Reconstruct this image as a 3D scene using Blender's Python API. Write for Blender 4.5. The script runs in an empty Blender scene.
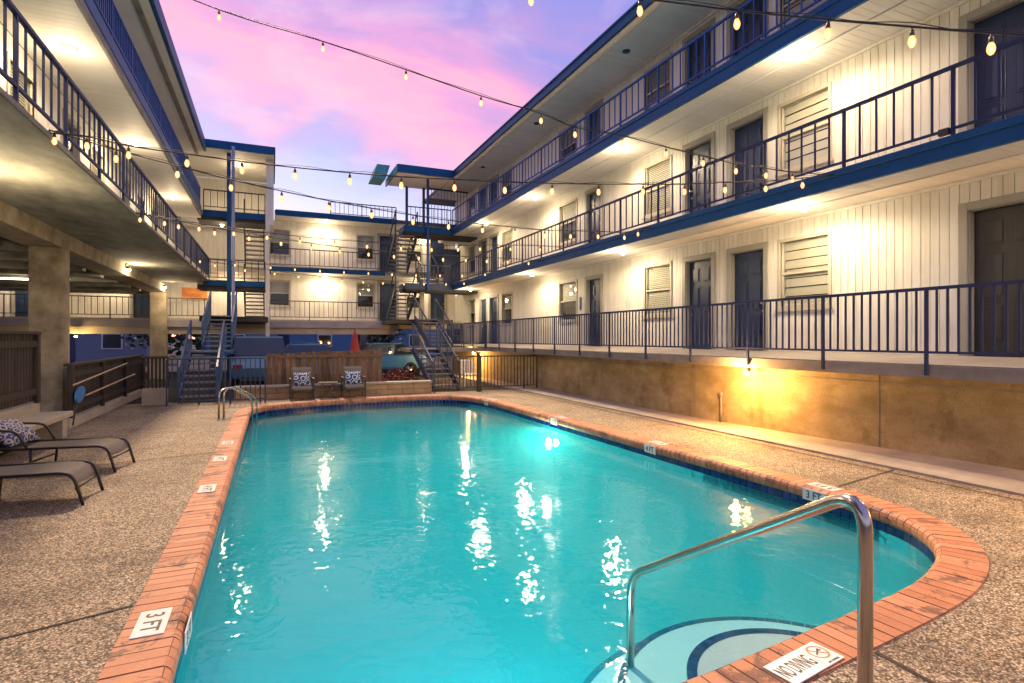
import bpy, bmesh, math, random
from mathutils import Vector, Matrix
random.seed(7)
SC = bpy.context.scene
COL = SC.collection
PI = math.pi
R = math.radians
EYE = 1.67

# ------------------------------------------------------------------ helpers
def link(o):
    COL.objects.link(o); return o

def origin(o):
    p = Vector((0, 0, 0))
    while o is not None:
        p += o.location; o = o.parent
    return p

class MB:
    """collects boxes, bars, tubes, polygons in world coordinates; build() links ONE mesh object"""
    def __init__(s): s.v = []; s.f = []; s.sm = []
    def add(s, vs, fs, smooth=False):
        n = len(s.v); s.v += [tuple(p) for p in vs]
        for q in fs: s.f.append([n + i for i in q]); s.sm.append(smooth)
        return s
    def box(s, x0, x1, y0, y1, z0, z1):
        if x0 > x1: x0, x1 = x1, x0
        if y0 > y1: y0, y1 = y1, y0
        if z0 > z1: z0, z1 = z1, z0
        return s.add([(x0,y0,z0),(x1,y0,z0),(x1,y1,z0),(x0,y1,z0),(x0,y0,z1),(x1,y0,z1),(x1,y1,z1),(x0,y1,z1)],
              [(0,3,2,1),(4,5,6,7),(0,1,5,4),(1,2,6,5),(2,3,7,6),(3,0,4,7)])
    def bar(s, a, b, w, h):
        a = Vector(a); b = Vector(b); d = (b - a).normalized()
        side = d.cross(Vector((0,0,1)))
        if side.length < 1e-4: side = Vector((1,0,0))
        side.normalize(); up = side.cross(d).normalized()
        vs = []
        for p in (a, b):
            for sx, sz in ((-1,-1),(1,-1),(1,1),(-1,1)):
                vs.append(p + side*sx*w/2 + up*sz*h/2)
        return s.add(vs, [(0,1,2,3),(7,6,5,4),(0,4,5,1),(1,5,6,2),(2,6,7,3),(3,7,4,0)])
    def tube(s, pts, r, n=10, smooth=True, cap=True):
        pts = [Vector(p) for p in pts]; vs = []; fs = []
        prev = None
        for i, p in enumerate(pts):
            if i == 0: d = pts[1] - p
            elif i == len(pts)-1: d = p - pts[-2]
            else: d = (pts[i+1]-p).normalized() + (p-pts[i-1]).normalized()
            d.normalize()
            if prev is None:
                u = d.cross(Vector((0,0,1)))
                if u.length < 1e-3: u = Vector((1,0,0))
            else:
                u = prev - d*prev.dot(d)
            u.normalize(); prev = u; w = d.cross(u)
            rr = r[i] if isinstance(r, (list, tuple)) else r
            for k in range(n):
                a = 2*PI*k/n; vs.append(p + u*math.cos(a)*rr + w*math.sin(a)*rr)
        for i in range(len(pts)-1):
            for k in range(n):
                k2 = (k+1) % n
                fs.append((i*n+k, i*n+k2, (i+1)*n+k2, (i+1)*n+k))
        s.add(vs, fs, smooth)
        if cap:
            m = len(s.v) - len(vs)
            s.f.append([m+k for k in range(n)][::-1]); s.sm.append(False)
            s.f.append([m+(len(pts)-1)*n+k for k in range(n)]); s.sm.append(False)
        return s
    def lathe(s, prof, c=(0,0,0), n=16, smooth=True):
        vs = []; fs = []
        for r, z in prof:
            for k in range(n):
                a = 2*PI*k/n; vs.append((c[0]+r*math.cos(a), c[1]+r*math.sin(a), c[2]+z))
        for i in range(len(prof)-1):
            for k in range(n):
                k2 = (k+1) % n; fs.append((i*n+k, i*n+k2, (i+1)*n+k2, (i+1)*n+k))
        fs.append(tuple(range(n))[::-1]); fs.append(tuple((len(prof)-1)*n+k for k in range(n)))
        return s.add(vs, fs, smooth)
    def prism(s, poly, z0, z1):
        n = len(poly)
        return s.add([(x,y,z0) for x,y in poly]+[(x,y,z1) for x,y in poly],
              [tuple(range(n))[::-1], tuple(range(n,2*n))]+[(i,(i+1)%n,n+(i+1)%n,n+i) for i in range(n)])
    def xprism(s, poly, x0, x1):          # poly in (y,z)
        n = len(poly)
        return s.add([(x0,y,z) for y,z in poly]+[(x1,y,z) for y,z in poly],
              [tuple(range(n)), tuple(range(n,2*n))[::-1]]+[(n+i,n+(i+1)%n,(i+1)%n,i) for i in range(n)])
    def yprism(s, poly, y0, y1):          # poly in (x,z)
        n = len(poly)
        return s.add([(x,y0,z) for x,z in poly]+[(x,y1,z) for x,z in poly],
              [tuple(range(n)), tuple(range(n,2*n))[::-1]]+[(n+i,n+(i+1)%n,(i+1)%n,i) for i in range(n)])
    def mesh(s, name, mat, off=(0,0,0), bevel=0, seg=2):
        me = bpy.data.meshes.new(name)
        o = Vector(off)
        me.from_pydata([Vector(p)-o for p in s.v], [], s.f)
        me.polygons.foreach_set('use_smooth', s.sm)
        bm = bmesh.new(); bm.from_mesh(me)
        bmesh.ops.recalc_face_normals(bm, faces=bm.faces)
        if bevel:
            es = [e for e in bm.edges if len(e.link_faces) == 2 and e.calc_face_angle(0) > 0.6]
            bmesh.ops.bevel(bm, geom=es, offset=bevel, segments=seg, affect='EDGES', clamp_overlap=True)
        bm.to_mesh(me); bm.free()
        if isinstance(mat, (list, tuple)):
            for m in mat: me.materials.append(m)
        else: me.materials.append(mat)
        me.update(); return me
    def build(s, name, mat, parent=None, bevel=0, seg=2, loc=None):
        off = origin(parent) if parent is not None else Vector((0,0,0))
        me = s.mesh(name, mat, off, bevel, seg)
        o = bpy.data.objects.new(name, me); link(o)
        if parent is not None: o.parent = parent
        return o

def tag(o, label=None, cat=None, group=None, kind=None):
    if label: o['label'] = label
    if cat: o['category'] = cat
    if group: o['group'] = group
    if kind: o['kind'] = kind
    return o

def thing(name, label, cat, loc=(0,0,0), group=None, rz=0):
    o = bpy.data.objects.new(name, None); link(o); o.location = loc; o.rotation_euler.z = rz
    o.empty_display_size = .1
    return tag(o, label, cat, group)

def put(name, me, parent, loc, rz=0):
    """a part that shares a mesh; loc in world coordinates (parent unrotated)"""
    o = bpy.data.objects.new(name, me); link(o); o.parent = parent
    o.location = Vector(loc) - origin(parent); o.rotation_euler.z = rz
    return o

# ------------------------------------------------------------------ materials
def newmat(name):
    m = bpy.data.materials.new(name); m.use_nodes = True
    nt = m.node_tree; b = nt.nodes['Principled BSDF']
    return m, nt, b
def N(nt, t, **k):
    n = nt.nodes.new(t)
    for a, v in k.items(): setattr(n, a, v)
    return n
def ramp(nt, fac, stops):
    r = N(nt, 'ShaderNodeValToRGB'); nt.links.new(fac, r.inputs[0])
    e = r.color_ramp.elements
    while len(e) < len(stops): e.new(.5)
    for el, (p, c) in zip(e, stops):
        el.position = p; el.color = (*c, 1) if len(c) == 3 else c
    return r.outputs[0]
def noise(nt, scale, detail=4, rough=.6, vec=None, dist=0):
    n = N(nt, 'ShaderNodeTexNoise'); n.inputs['Scale'].default_value = scale
    n.inputs['Detail'].default_value = detail; n.inputs['Roughness'].default_value = rough
    n.inputs['Distortion'].default_value = dist
    if vec is not None: nt.links.new(vec, n.inputs['Vector'])
    return n.outputs['Fac']
def objco(nt):
    g = N(nt, 'ShaderNodeNewGeometry'); return g.outputs['Position']
def mapping(nt, vec, sc):
    m = N(nt, 'ShaderNodeMapping'); m.inputs['Scale'].default_value = sc
    nt.links.new(vec, m.inputs['Vector']); return m.outputs[0]
def mixc(nt, fac, a, b, mode='MIX'):
    m = N(nt, 'ShaderNodeMix', data_type='RGBA', blend_type=mode)
    for inp, val in ((m.inputs[0], fac), (m.inputs[6], a), (m.inputs[7], b)):
        if isinstance(val, (int, float)): inp.default_value = val
        elif isinstance(val, tuple): inp.default_value = (*val, 1)
        else: nt.links.new(val, inp)
    return m.outputs[2]
def bump(nt, b, h, strength=.3, dist=.01):
    n = N(nt, 'ShaderNodeBump'); n.inputs['Strength'].default_value = strength
    n.inputs['Distance'].default_value = dist
    nt.links.new(h, n.inputs['Height']); nt.links.new(n.outputs[0], b.inputs['Normal'])
def island(nt):
    return N(nt, 'ShaderNodeNewGeometry').outputs['Random Per Island']

def mat_var(name, c1, c2, scale=3, rough=.6, bs=.15, detail=6, stretch=None, isl=0, metal=0, spec=.5):
    m, nt, b = newmat(name)
    co = objco(nt)
    if stretch: co = mapping(nt, co, stretch)
    f = noise(nt, scale, detail, .65, co)
    c = ramp(nt, f, [(.3, c1), (.7, c2)])
    if isl:
        i = island(nt)
        v = ramp(nt, i, [(0, (1-isl,)*3), (1, (1+isl*.3,)*3)])
        c = mixc(nt, 1.0, c, v, 'MULTIPLY')
    nt.links.new(c, b.inputs['Base Color'])
    b.inputs['Roughness'].default_value = rough; b.inputs['Metallic'].default_value = metal
    b.inputs['Specular IOR Level'].default_value = spec
    if bs:
        f2 = noise(nt, scale*9, 5, .7, co)
        bump(nt, b, f2, bs, .006)
    return m
def emis(name, col, strength):
    m, nt, b = newmat(name)
    b.inputs['Base Color'].default_value = (*col, 1)
    b.inputs['Emission Color'].default_value = (*col, 1)
    b.inputs['Emission Strength'].default_value = strength
    return m

M = {}
M['siding'] = mat_var('siding_paint', (.74,.72,.67), (.80,.78,.74), 1.2, .55, .05, isl=.05)
def mk_siding():
    m, nt, b = newmat('weathered_siding_paint'); co = objco(nt)
    c = ramp(nt, noise(nt, 1.2, 6, .6, co), [(.3,(.72,.69,.63)),(.7,(.80,.78,.73))])
    st = ramp(nt, noise(nt, 5, 6, .7, mapping(nt, co, (1.6,1.6,.16))), [(.40,(.84,.80,.72)),(.56,(1,1,1))])
    c = mixc(nt, .6, c, st, 'MULTIPLY')
    v = ramp(nt, island(nt), [(0,(.93,.93,.92)),(1,(1.02,1.02,1.02))]); c = mixc(nt, 1, c, v, 'MULTIPLY')
    nt.links.new(c, b.inputs['Base Color']); b.inputs['Roughness'].default_value = .55
    bump(nt, b, noise(nt, 30, 4, .6, co), .06, .003); return m
M['siding'] = mk_siding()
M['soffit_lit_copy'] = mat_var('soffit_paint_lit_copy', (.78,.78,.76), (.86,.86,.84), 1.5, .6, .04, isl=.06)  # soffit paint with a lighter colour standing in for light under the roof
M['soffit'] = mat_var('soffit_paint', (.68,.66,.63), (.76,.74,.71), 1.5, .6, .04, isl=.06)
M['blue'] = mat_var('blue_trim', (.004,.062,.175), (.007,.080,.215), 2, .5, .05, spec=.2)
M['navy'] = mat_var('navy_rail', (.022,.03,.085), (.03,.042,.11), 3, .5, .03, spec=.2)
M['postblue'] = mat_var('post_blue', (.02,.075,.24), (.035,.10,.30), 3, .5, .03, spec=.2)
M['postlav'] = mat_var('post_lavender', (.22,.25,.40), (.28,.31,.48), 3, .4, .03)
M['darkblue'] = mat_var('dark_blue_metal', (.015,.03,.075), (.03,.05,.11), 3, .45, .03)
M['stair'] = mat_var('stair_blue', (.03,.075,.17), (.06,.12,.24), 3, .45, .05)
M['tread'] = mat_var('tread_concrete', (.16,.17,.19), (.26,.27,.28), 4, .8, .1)
M['door'] = mat_var('door_navy', (.010,.024,.070), (.014,.032,.088), 2, .38, .03)
M['doorbrown'] = mat_var('door_charcoal', (.024,.022,.025), (.036,.032,.034), 2, .4, .03)
M['trim'] = mat_var('frame_taupe', (.30,.29,.25), (.36,.34,.30), 2, .5, .05)
M['winframe'] = mat_var('window_frame', (.42,.38,.31), (.5,.46,.38), 2, .5, .05)
M['blind'] = mat_var('blind_slat', (.58,.52,.42), (.68,.61,.5), 2, .5, .03, isl=.12)
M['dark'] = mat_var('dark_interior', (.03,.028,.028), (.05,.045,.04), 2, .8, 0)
M['brass'] = mat_var('handle_metal', (.6,.55,.42), (.7,.62,.5), 4, .3, 0, metal=1)
M['conc'] = mat_var('concrete', (.20,.19,.155), (.34,.31,.25), 1.6, .85, .35)
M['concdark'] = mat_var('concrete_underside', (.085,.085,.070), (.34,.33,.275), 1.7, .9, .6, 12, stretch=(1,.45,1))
M['beam'] = mat_var('concrete_beam', (.17,.135,.085), (.50,.42,.30), 2.1, .88, .6, 12)
M['slabtop'] = mat_var('walkway_floor', (.36,.31,.26), (.46,.41,.36), 2, .7, .15)
M['slabface'] = mat_var('slab_edge', (.17,.15,.13), (.29,.26,.22), 2.2, .85, .3)
M['woodfence'] = mat_var('weathered_wood', (.10,.055,.03), (.27,.17,.10), 2.2, .85, .35, stretch=(8,8,.7), isl=.5)
M['darkfence'] = mat_var('dark_stained_wood', (.022,.015,.012), (.05,.035,.028), 2.5, .7, .3, stretch=(6,6,.6), isl=.35)
M['ledge'] = mat_var('bench_concrete', (.30,.26,.20), (.44,.39,.31), 1.7, .85, .3)
M['planter'] = mat_var('planter_stone', (.30,.19,.10), (.46,.33,.19), 2.2, .85, .4, isl=.2)
M['black'] = mat_var('black_metal', (.02,.018,.018), (.035,.032,.03), 4, .45, 0)
M['sling'] = mat_var('sling_fabric', (.10,.085,.07), (.15,.125,.10), 40, .75, .3)
M['greyfab'] = mat_var('grey_fabric', (.17,.15,.135), (.24,.215,.19), 30, .8, .3)
M['steel'] = mat_var('polished_steel', (.42,.38,.33), (.55,.5,.45), 3, .2, .0, metal=1)
M['white'] = mat_var('white_tile', (.70,.69,.66), (.80,.79,.77), 6, .3, 0)
M['ink'] = mat_var('black_ink', (.012,.012,.014), (.02,.02,.022), 6, .4, 0)
M['inkorange'] = mat_var('orange_ink', (.5,.14,.04), (.6,.18,.05), 6, .4, 0)
M['wire'] = mat_var('black_wire', (.015,.013,.012), (.025,.022,.02), 6, .5, 0)
M['socket'] = mat_var('socket_plastic', (.05,.035,.025), (.08,.05,.035), 6, .4, 0)
M['asphalt'] = mat_var('asphalt', (.035,.036,.04), (.06,.06,.065), 2, .95, .3, spec=.1)
M['roofing'] = mat_var('roofing', (.12,.12,.13), (.18,.18,.18), 2, .9, .2)
M['teal'] = mat_var('teal_metal', (.03,.22,.25), (.05,.28,.30), 2, .4, .05)
M['red'] = mat_var('red_canvas', (.25,.02,.018), (.34,.03,.025), 8, .8, .2)
M['plasticwhite'] = mat_var('white_plastic', (.72,.68,.6), (.8,.76,.68), 3, .4, 0)
M['bulb'] = emis('warm_bulb', (1, .62, .26), 9)
M['lampglow'] = emis('lamp_diffuser', (1, .80, .52), 40)
M['tubeglow'] = emis('fluorescent_tube', (1, .9, .72), 5)
M['orangelamp'] = emis('sodium_lamp', (1, .55, .16), 60)
M['poollamp'] = emis('pool_lamp', (.95, 1, .75), 6)
def bulb_facing():
    m = M['bulb']; nt = m.node_tree; b = nt.nodes['Principled BSDF']
    lw = N(nt, 'ShaderNodeLayerWeight'); lw.inputs['Blend'].default_value = .45
    c = ramp(nt, lw.outputs['Facing'], [(.0,(1,.74,.34)),(.35,(1,.46,.11)),(.8,(.8,.22,.02))])
    nt.links.new(c, b.inputs['Emission Color']); b.inputs['Emission Strength'].default_value = 1.0
    b.inputs['Base Color'].default_value = (.3,.2,.1,1)
bulb_facing()
for k in ('bulb',):
    M[k].cycles.emission_sampling = 'NONE'

def mk_brick_coping():
    m, nt, b = newmat('coping_brick')
    i = island(nt)
    c = ramp(nt, i, [(0,(.40,.125,.05)),(.35,(.52,.18,.075)),(.7,(.60,.24,.11)),(1,(.62,.29,.15))])
    co = objco(nt)
    f = noise(nt, 5, 6, .7, co)
    spot = ramp(nt, noise(nt, 3.2, 5, .75, co, .6), [(.55,(0,0,0)),(.60,(1,1,1))])
    c = mixc(nt, .35, c, ramp(nt, f, [(.3,(.25,.08,.04)),(.7,(.62,.30,.16))]))
    c = mixc(nt, spot, c, (.13,.055,.035))
    fine = noise(nt, 90, 3, .6, co)
    c = mixc(nt, .25, c, ramp(nt, fine, [(.3,(.2,.08,.05)),(.7,(.6,.3,.18))]))
    nt.links.new(c, b.inputs['Base Color']); b.inputs['Roughness'].default_value = .62
    bump(nt, b, noise(nt, 60, 5, .7, co), .35, .004)
    return m
M['coping'] = mk_brick_coping()

def mk_aggregate():
    m, nt, b = newmat('exposed_aggregate')
    co = objco(nt)
    v = N(nt, 'ShaderNodeTexVoronoi'); v.inputs['Scale'].default_value = 90
    nt.links.new(co, v.inputs['Vector'])
    sep = N(nt, 'ShaderNodeSeparateColor'); nt.links.new(v.outputs['Color'], sep.inputs[0])
    c = ramp(nt, sep.outputs[0], [(0,(.05,.036,.025)),(.22,(.18,.13,.082)),(.5,(.35,.265,.168)),(.78,(.52,.415,.28)),(1,(.74,.64,.49))])
    d = ramp(nt, v.outputs['Distance'], [(.40,(1,1,1)),(.80,(.32,.28,.25))])
    c = mixc(nt, 1, c, d, 'MULTIPLY')
    big = ramp(nt, noise(nt, .9, 7, .66, co, .4), [(.32,(.55,.51,.49)),(.48,(.95,.93,.91)),(.7,(1.15,1.13,1.10))])
    c = mixc(nt, 1, c, big, 'MULTIPLY')
    mid = ramp(nt, noise(nt, 9, 4, .7, co), [(.35,(.8,.8,.8)),(.65,(1.12,1.12,1.12))])
    c = mixc(nt, 1, c, mid, 'MULTIPLY')
    nt.links.new(c, b.inputs['Base Color']); b.inputs['Roughness'].default_value = .75
    inv = N(nt, 'ShaderNodeMath', operation='SUBTRACT'); inv.inputs[0].default_value = 1
    nt.links.new(v.outputs['Distance'], inv.inputs[1])
    bump(nt, b, inv.outputs[0], .55, .006)
    return m
M['deck'] = mk_aggregate()

def mk_stained_tinted_wall():
    m, nt, b = newmat('stained_lamp_tinted_wall')
    co = objco(nt)
    f = noise(nt, 3.2, 10, .62, mapping(nt, co, (1,.8,1.3)))
    c = ramp(nt, f, [(.34,(.30,.225,.115)),(.50,(.37,.285,.155)),(.66,(.45,.36,.21))])  # golden tone puts the sodium lamp light into the base colour
    lo = ramp(nt, noise(nt, .55, 6, .6, mapping(nt, co, (1,.6,1.6))), [(.36,(.66,.64,.58)),(.60,(1.08,1.07,1.05))])
    c = mixc(nt, 1, c, lo, 'MULTIPLY')
    spk = ramp(nt, noise(nt, 45, 4, .7, co), [(.36,(.72,.70,.66)),(.5,(1,1,1))])
    c = mixc(nt, .8, c, spk, 'MULTIPLY')
    st = ramp(nt, noise(nt, 1.6, 9, .75, mapping(nt, co, (1,1,.5))), [(.36,(.62,.58,.48)),(.47,(1,1,1))])
    c = mixc(nt, .8, c, st, 'MULTIPLY')
    nt.links.new(c, b.inputs['Base Color']); b.inputs['Roughness'].default_value = .8
    bump(nt, b, noise(nt, 14, 6, .7, co), .35, .01)
    return m
M['stained'] = mk_stained_tinted_wall()

def mk_plaster():
    m, nt, b = newmat('pool_plaster')
    co = objco(nt)
    c = ramp(nt, noise(nt, .9, 6, .6, co), [(.3,(.42,.80,.86)),(.7,(.52,.88,.92))])
    nt.links.new(c, b.inputs['Base Color']); b.inputs['Roughness'].default_value = .7
    return m
M['plaster'] = mk_plaster()
M['stepplaster'] = mat_var('step_plaster', (.54,.62,.65), (.62,.69,.71), 2, .7, 0)

def mk_bluetile():
    m, nt, b = newmat('navy_glazed_tile')
    i = island(nt)
    c = ramp(nt, i, [(0,(.003,.006,.08)),(.5,(.005,.012,.12)),(1,(.010,.022,.18))])
    nt.links.new(c, b.inputs['Base Color']); b.inputs['Roughness'].default_value = .15
    return m
M['bluetile'] = mk_bluetile()
M['grout'] = mat_var('tile_grout', (.35,.38,.4), (.45,.48,.5), 5, .8, 0)
M['mortar'] = mat_var('brick_mortar', (.10,.06,.04), (.17,.11,.08), 5, .9, .2)

def mk_water():
    m = bpy.data.materials.new('pool_water'); m.use_nodes = True; nt = m.node_tree
    nt.nodes.clear()
    out = N(nt, 'ShaderNodeOutputMaterial')
    co = objco(nt)
    n1 = noise(nt, 2.2, 1, .4, co, .3)
    n2 = noise(nt, 7.5, 2, .5, co, .8)
    ad = N(nt, 'ShaderNodeMath', operation='MULTIPLY_ADD'); nt.links.new(n2, ad.inputs[0])
    ad.inputs[1].default_value = .55; nt.links.new(n1, ad.inputs[2])
    bp = N(nt, 'ShaderNodeBump'); bp.inputs['Strength'].default_value = .24; bp.inputs['Distance'].default_value = .03
    nt.links.new(ad.outputs[0], bp.inputs['Height'])
    fr = N(nt, 'ShaderNodeFresnel'); fr.inputs['IOR'].default_value = 1.33
    nt.links.new(bp.outputs[0], fr.inputs['Normal'])
    gl = N(nt, 'ShaderNodeBsdfGlossy'); gl.inputs['Roughness'].default_value = .025
    nt.links.new(bp.outputs[0], gl.inputs['Normal'])
    tr = N(nt, 'ShaderNodeBsdfTransparent'); tr.inputs['Color'].default_value = (.80,.97,.97,1)
    mx = N(nt, 'ShaderNodeMixShader')
    nt.links.new(fr.outputs[0], mx.inputs[0]); nt.links.new(tr.outputs[0], mx.inputs[1]); nt.links.new(gl.outputs[0], mx.inputs[2])
    nt.links.new(mx.outputs[0], out.inputs['Surface'])
    ab = N(nt, 'ShaderNodeVolumeAbsorption'); ab.inputs['Color'].default_value = (.0,.70,.88,1); ab.inputs['Density'].default_value = .34
    scv = N(nt, 'ShaderNodeVolumeScatter'); scv.inputs['Color'].default_value = (.06,.90,1,1); scv.inputs['Density'].default_value = .38
    scv.inputs['Anisotropy'].default_value = .2
    av = N(nt, 'ShaderNodeAddShader'); nt.links.new(ab.outputs[0], av.inputs[0]); nt.links.new(scv.outputs[0], av.inputs[1])
    nt.links.new(av.outputs[0], out.inputs['Volume'])
    return m
M['water'] = mk_water()

def mk_pattern(name, ca, cb, cc, scale, base):
    m, nt, b = newmat(name)
    tc = N(nt, 'ShaderNodeTexCoord')
    v = N(nt, 'ShaderNodeTexVoronoi', feature='F1'); v.inputs['Scale'].default_value = scale; v.inputs['Randomness'].default_value = .35
    nt.links.new(tc.outputs['Object'], v.inputs['Vector'])
    w = N(nt, 'ShaderNodeMath', operation='SINE'); mu = N(nt, 'ShaderNodeMath', operation='MULTIPLY')
    nt.links.new(v.outputs['Distance'], mu.inputs[0]); mu.inputs[1].default_value = 17
    nt.links.new(mu.outputs[0], w.inputs[0])
    c = ramp(nt, w.outputs[0], [(.0, ca), (.25, cb), (.6, base), (.9, cc)])
    nt.links.new(c, b.inputs['Base Color']); b.inputs['Roughness'].default_value = .85
    return m
M['cushion'] = mk_pattern('blue_medallion_print', (.02,.06,.22), (.08,.24,.5), (.7,.66,.6), 7, (.68,.64,.58))
M['pillow'] = mk_pattern('paisley_print', (.03,.05,.16), (.10,.22,.42), (.5,.38,.22), 11, (.45,.42,.38))

def mk_glass():
    m = bpy.data.materials.new('window_glass'); m.use_nodes = True; nt = m.node_tree; nt.nodes.clear()
    out = N(nt, 'ShaderNodeOutputMaterial')
    lw = N(nt, 'ShaderNodeLayerWeight'); lw.inputs['Blend'].default_value = .5
    pw = N(nt, 'ShaderNodeMath', operation='POWER'); nt.links.new(lw.outputs['Facing'], pw.inputs[0]); pw.inputs[1].default_value = 4
    fr = N(nt, 'ShaderNodeMath', operation='MULTIPLY_ADD'); nt.links.new(pw.outputs[0], fr.inputs[0]); fr.inputs[1].default_value = .5; fr.inputs[2].default_value = .03
    g = N(nt, 'ShaderNodeBsdfGlossy'); g.inputs['Roughness'].default_value = .02
    t = N(nt, 'ShaderNodeBsdfTransparent'); t.inputs['Color'].default_value = (.9,.92,.92,1)
    mx = N(nt, 'ShaderNodeMixShader'); nt.links.new(fr.outputs[0], mx.inputs[0])
    nt.links.new(t.outputs[0], mx.inputs[1]); nt.links.new(g.outputs[0], mx.inputs[2])
    nt.links.new(mx.outputs[0], out.inputs['Surface']); return m
M['glass'] = mk_glass()
def mk_carpaint(name, c):
    m, nt, b = newmat(name)
    b.inputs['Base Color'].default_value = (*c,1); b.inputs['Roughness'].default_value = .3
    b.inputs['Coat Weight'].default_value = .8; b.inputs['Metallic'].default_value = .3
    return m
M['carblue'] = mk_carpaint('blue_car_paint', (.03,.20,.50))
M['carsilver'] = mk_carpaint('pale_blue_car_paint', (.10,.21,.34))
M['carglass'] = mk_carpaint('car_glass', (.01,.02,.04))
M['rubber'] = mat_var('rubber', (.015,.015,.016), (.025,.025,.026), 5, .8, 0)

def mk_painting():
    m, nt, b = newmat('orange_panel')
    co = objco(nt)
    c = ramp(nt, noise(nt, 3, 5, .6, mapping(nt, co, (.7,1,2))), [(.3,(.50,.10,.02)),(.5,(.75,.25,.04)),(.7,(.75,.42,.10))])
    nt.links.new(c, b.inputs['Base Color']); return m
M['orange'] = mk_painting()

# ------------------------------------------------------------------ world, camera, render
W = bpy.data.worlds.new('World'); SC.world = W; W.use_nodes = True
def build_world():
    nt = W.node_tree; nt.nodes.clear()
    out = N(nt, 'ShaderNodeOutputWorld')
    tc = N(nt, 'ShaderNodeTexCoord'); d = tc.outputs['Generated']
    sep = N(nt, 'ShaderNodeSeparateXYZ'); nt.links.new(d, sep.inputs[0])
    sky = N(nt, 'ShaderNodeTexSky', sky_type='NISHITA'); sky.sun_disc = False
    sky.sun_elevation = R(2); sky.sun_rotation = R(-20); sky.altitude = 100
    # a band of lit cloud crosses the dusk sky along one great circle; noise frays its edges
    dt = N(nt, 'ShaderNodeVectorMath', operation='DOT_PRODUCT'); nt.links.new(d, dt.inputs[0]); dt.inputs[1].default_value = (-.148,.402,-.903)
    mp = N(nt, 'ShaderNodeMapping'); nt.links.new(d, mp.inputs[0])
    mp.inputs['Rotation'].default_value = (R(10), R(-20), R(12)); mp.inputs['Scale'].default_value = (1.0, 1.0, 2.6)
    def nz(sc, det, loc):
        n1 = N(nt, 'ShaderNodeTexNoise'); n1.inputs['Scale'].default_value = sc; n1.inputs['Detail'].default_value = det
        n1.inputs['Roughness'].default_value = .55; n1.inputs['Distortion'].default_value = .5
        m2 = N(nt, 'ShaderNodeMapping'); nt.links.new(mp.outputs[0], m2.inputs[0]); m2.inputs['Location'].default_value = loc
        nt.links.new(m2.outputs[0], n1.inputs['Vector']); return n1.outputs['Fac']
    ma = N(nt, 'ShaderNodeMath', operation='MULTIPLY_ADD'); nt.links.new(nz(2.2, 9, (.3,.2,.1)), ma.inputs[0])
    ma.inputs[1].default_value = .62; nt.links.new(dt.outputs['Value'], ma.inputs[2])
    mr = N(nt, 'ShaderNodeMapRange'); mr.inputs['From Min'].default_value = -.30+.31; mr.inputs['From Max'].default_value = .30+.31
    nt.links.new(ma.outputs[0], mr.inputs['Value'])
    c = ramp(nt, mr.outputs[0], [(.06,(.14,.14,.42)),(.22,(.18,.14,.40)),(.33,(.28,.15,.38)),(.45,(.46,.175,.36)),(.51,(.55,.225,.33)),(.575,(.44,.20,.38)),(.64,(.26,.20,.43)),(.73,(.20,.23,.50)),(.93,(.27,.32,.55))])
    wisp = ramp(nt, nz(4.5, 10, (2.1,.7,.4)), [(.50,(0,0,0)),(.72,(1,1,1))])
    wm = N(nt, 'ShaderNodeMath', operation='MULTIPLY'); nt.links.new(wisp, wm.inputs[0]); wm.inputs[1].default_value = .5
    c = mixc(nt, wm.outputs[0], c, (.56,.34,.44))
    hz = ramp(nt, sep.outputs[2], [(0,(1,1,1)),(.10,(.8,.8,.8)),(.30,(0,0,0))])
    c = mixc(nt, hz, c, (.36,.36,.52))
    bg = N(nt, 'ShaderNodeBackground'); nt.links.new(c, bg.inputs[0]); bg.inputs[1].default_value = .80
    bs = N(nt, 'ShaderNodeBackground'); nt.links.new(sky.outputs[0], bs.inputs[0]); bs.inputs[1].default_value = .05
    ad = N(nt, 'ShaderNodeAddShader'); nt.links.new(bg.outputs[0], ad.inputs[0]); nt.links.new(bs.outputs[0], ad.inputs[1])
    nt.links.new(ad.outputs[0], out.inputs['Surface'])
build_world()

cam_d = bpy.data.cameras.new('camera'); cam = bpy.data.objects.new('camera', cam_d); link(cam)
cam.location = (0, 0, EYE); cam.rotation_euler = (R(90), 0, -R(23.285))
cam_d.sensor_width = 36; cam_d.lens = 560/1024*36; cam_d.shift_y = -3.5/1024
cam_d.clip_end = 3000; cam_d.clip_start = .05
SC.camera = cam
SC.view_settings.view_transform = 'Standard'; SC.view_settings.look = 'None'
SC.view_settings.exposure = 1.2; SC.view_settings.gamma = 1
SC.render.engine = 'CYCLES'
cy = SC.cycles
cy.use_denoising = True
try: cy.denoiser = 'OPENIMAGEDENOISE'
except Exception: pass
cy.max_bounces = 7; cy.diffuse_bounces = 3; cy.glossy_bounces = 3; cy.transparent_max_bounces = 10; cy.transmission_bounces = 3
cy.volume_bounces = 3; cy.sample_clamp_indirect = 6; cy.caustics_reflective = False; cy.caustics_refractive = False
cy.use_light_tree = True

sun_d = bpy.data.lights.new('dusk_glow', 'SUN'); sun_d.energy = 1.9; sun_d.angle = R(4); sun_d.color = (1,.72,.45)
sun = bpy.data.objects.new('dusk_glow', sun_d); link(sun)
sun.rotation_euler = Vector((.04, -1, -1.2)).to_track_quat('-Z', 'Y').to_euler()

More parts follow.
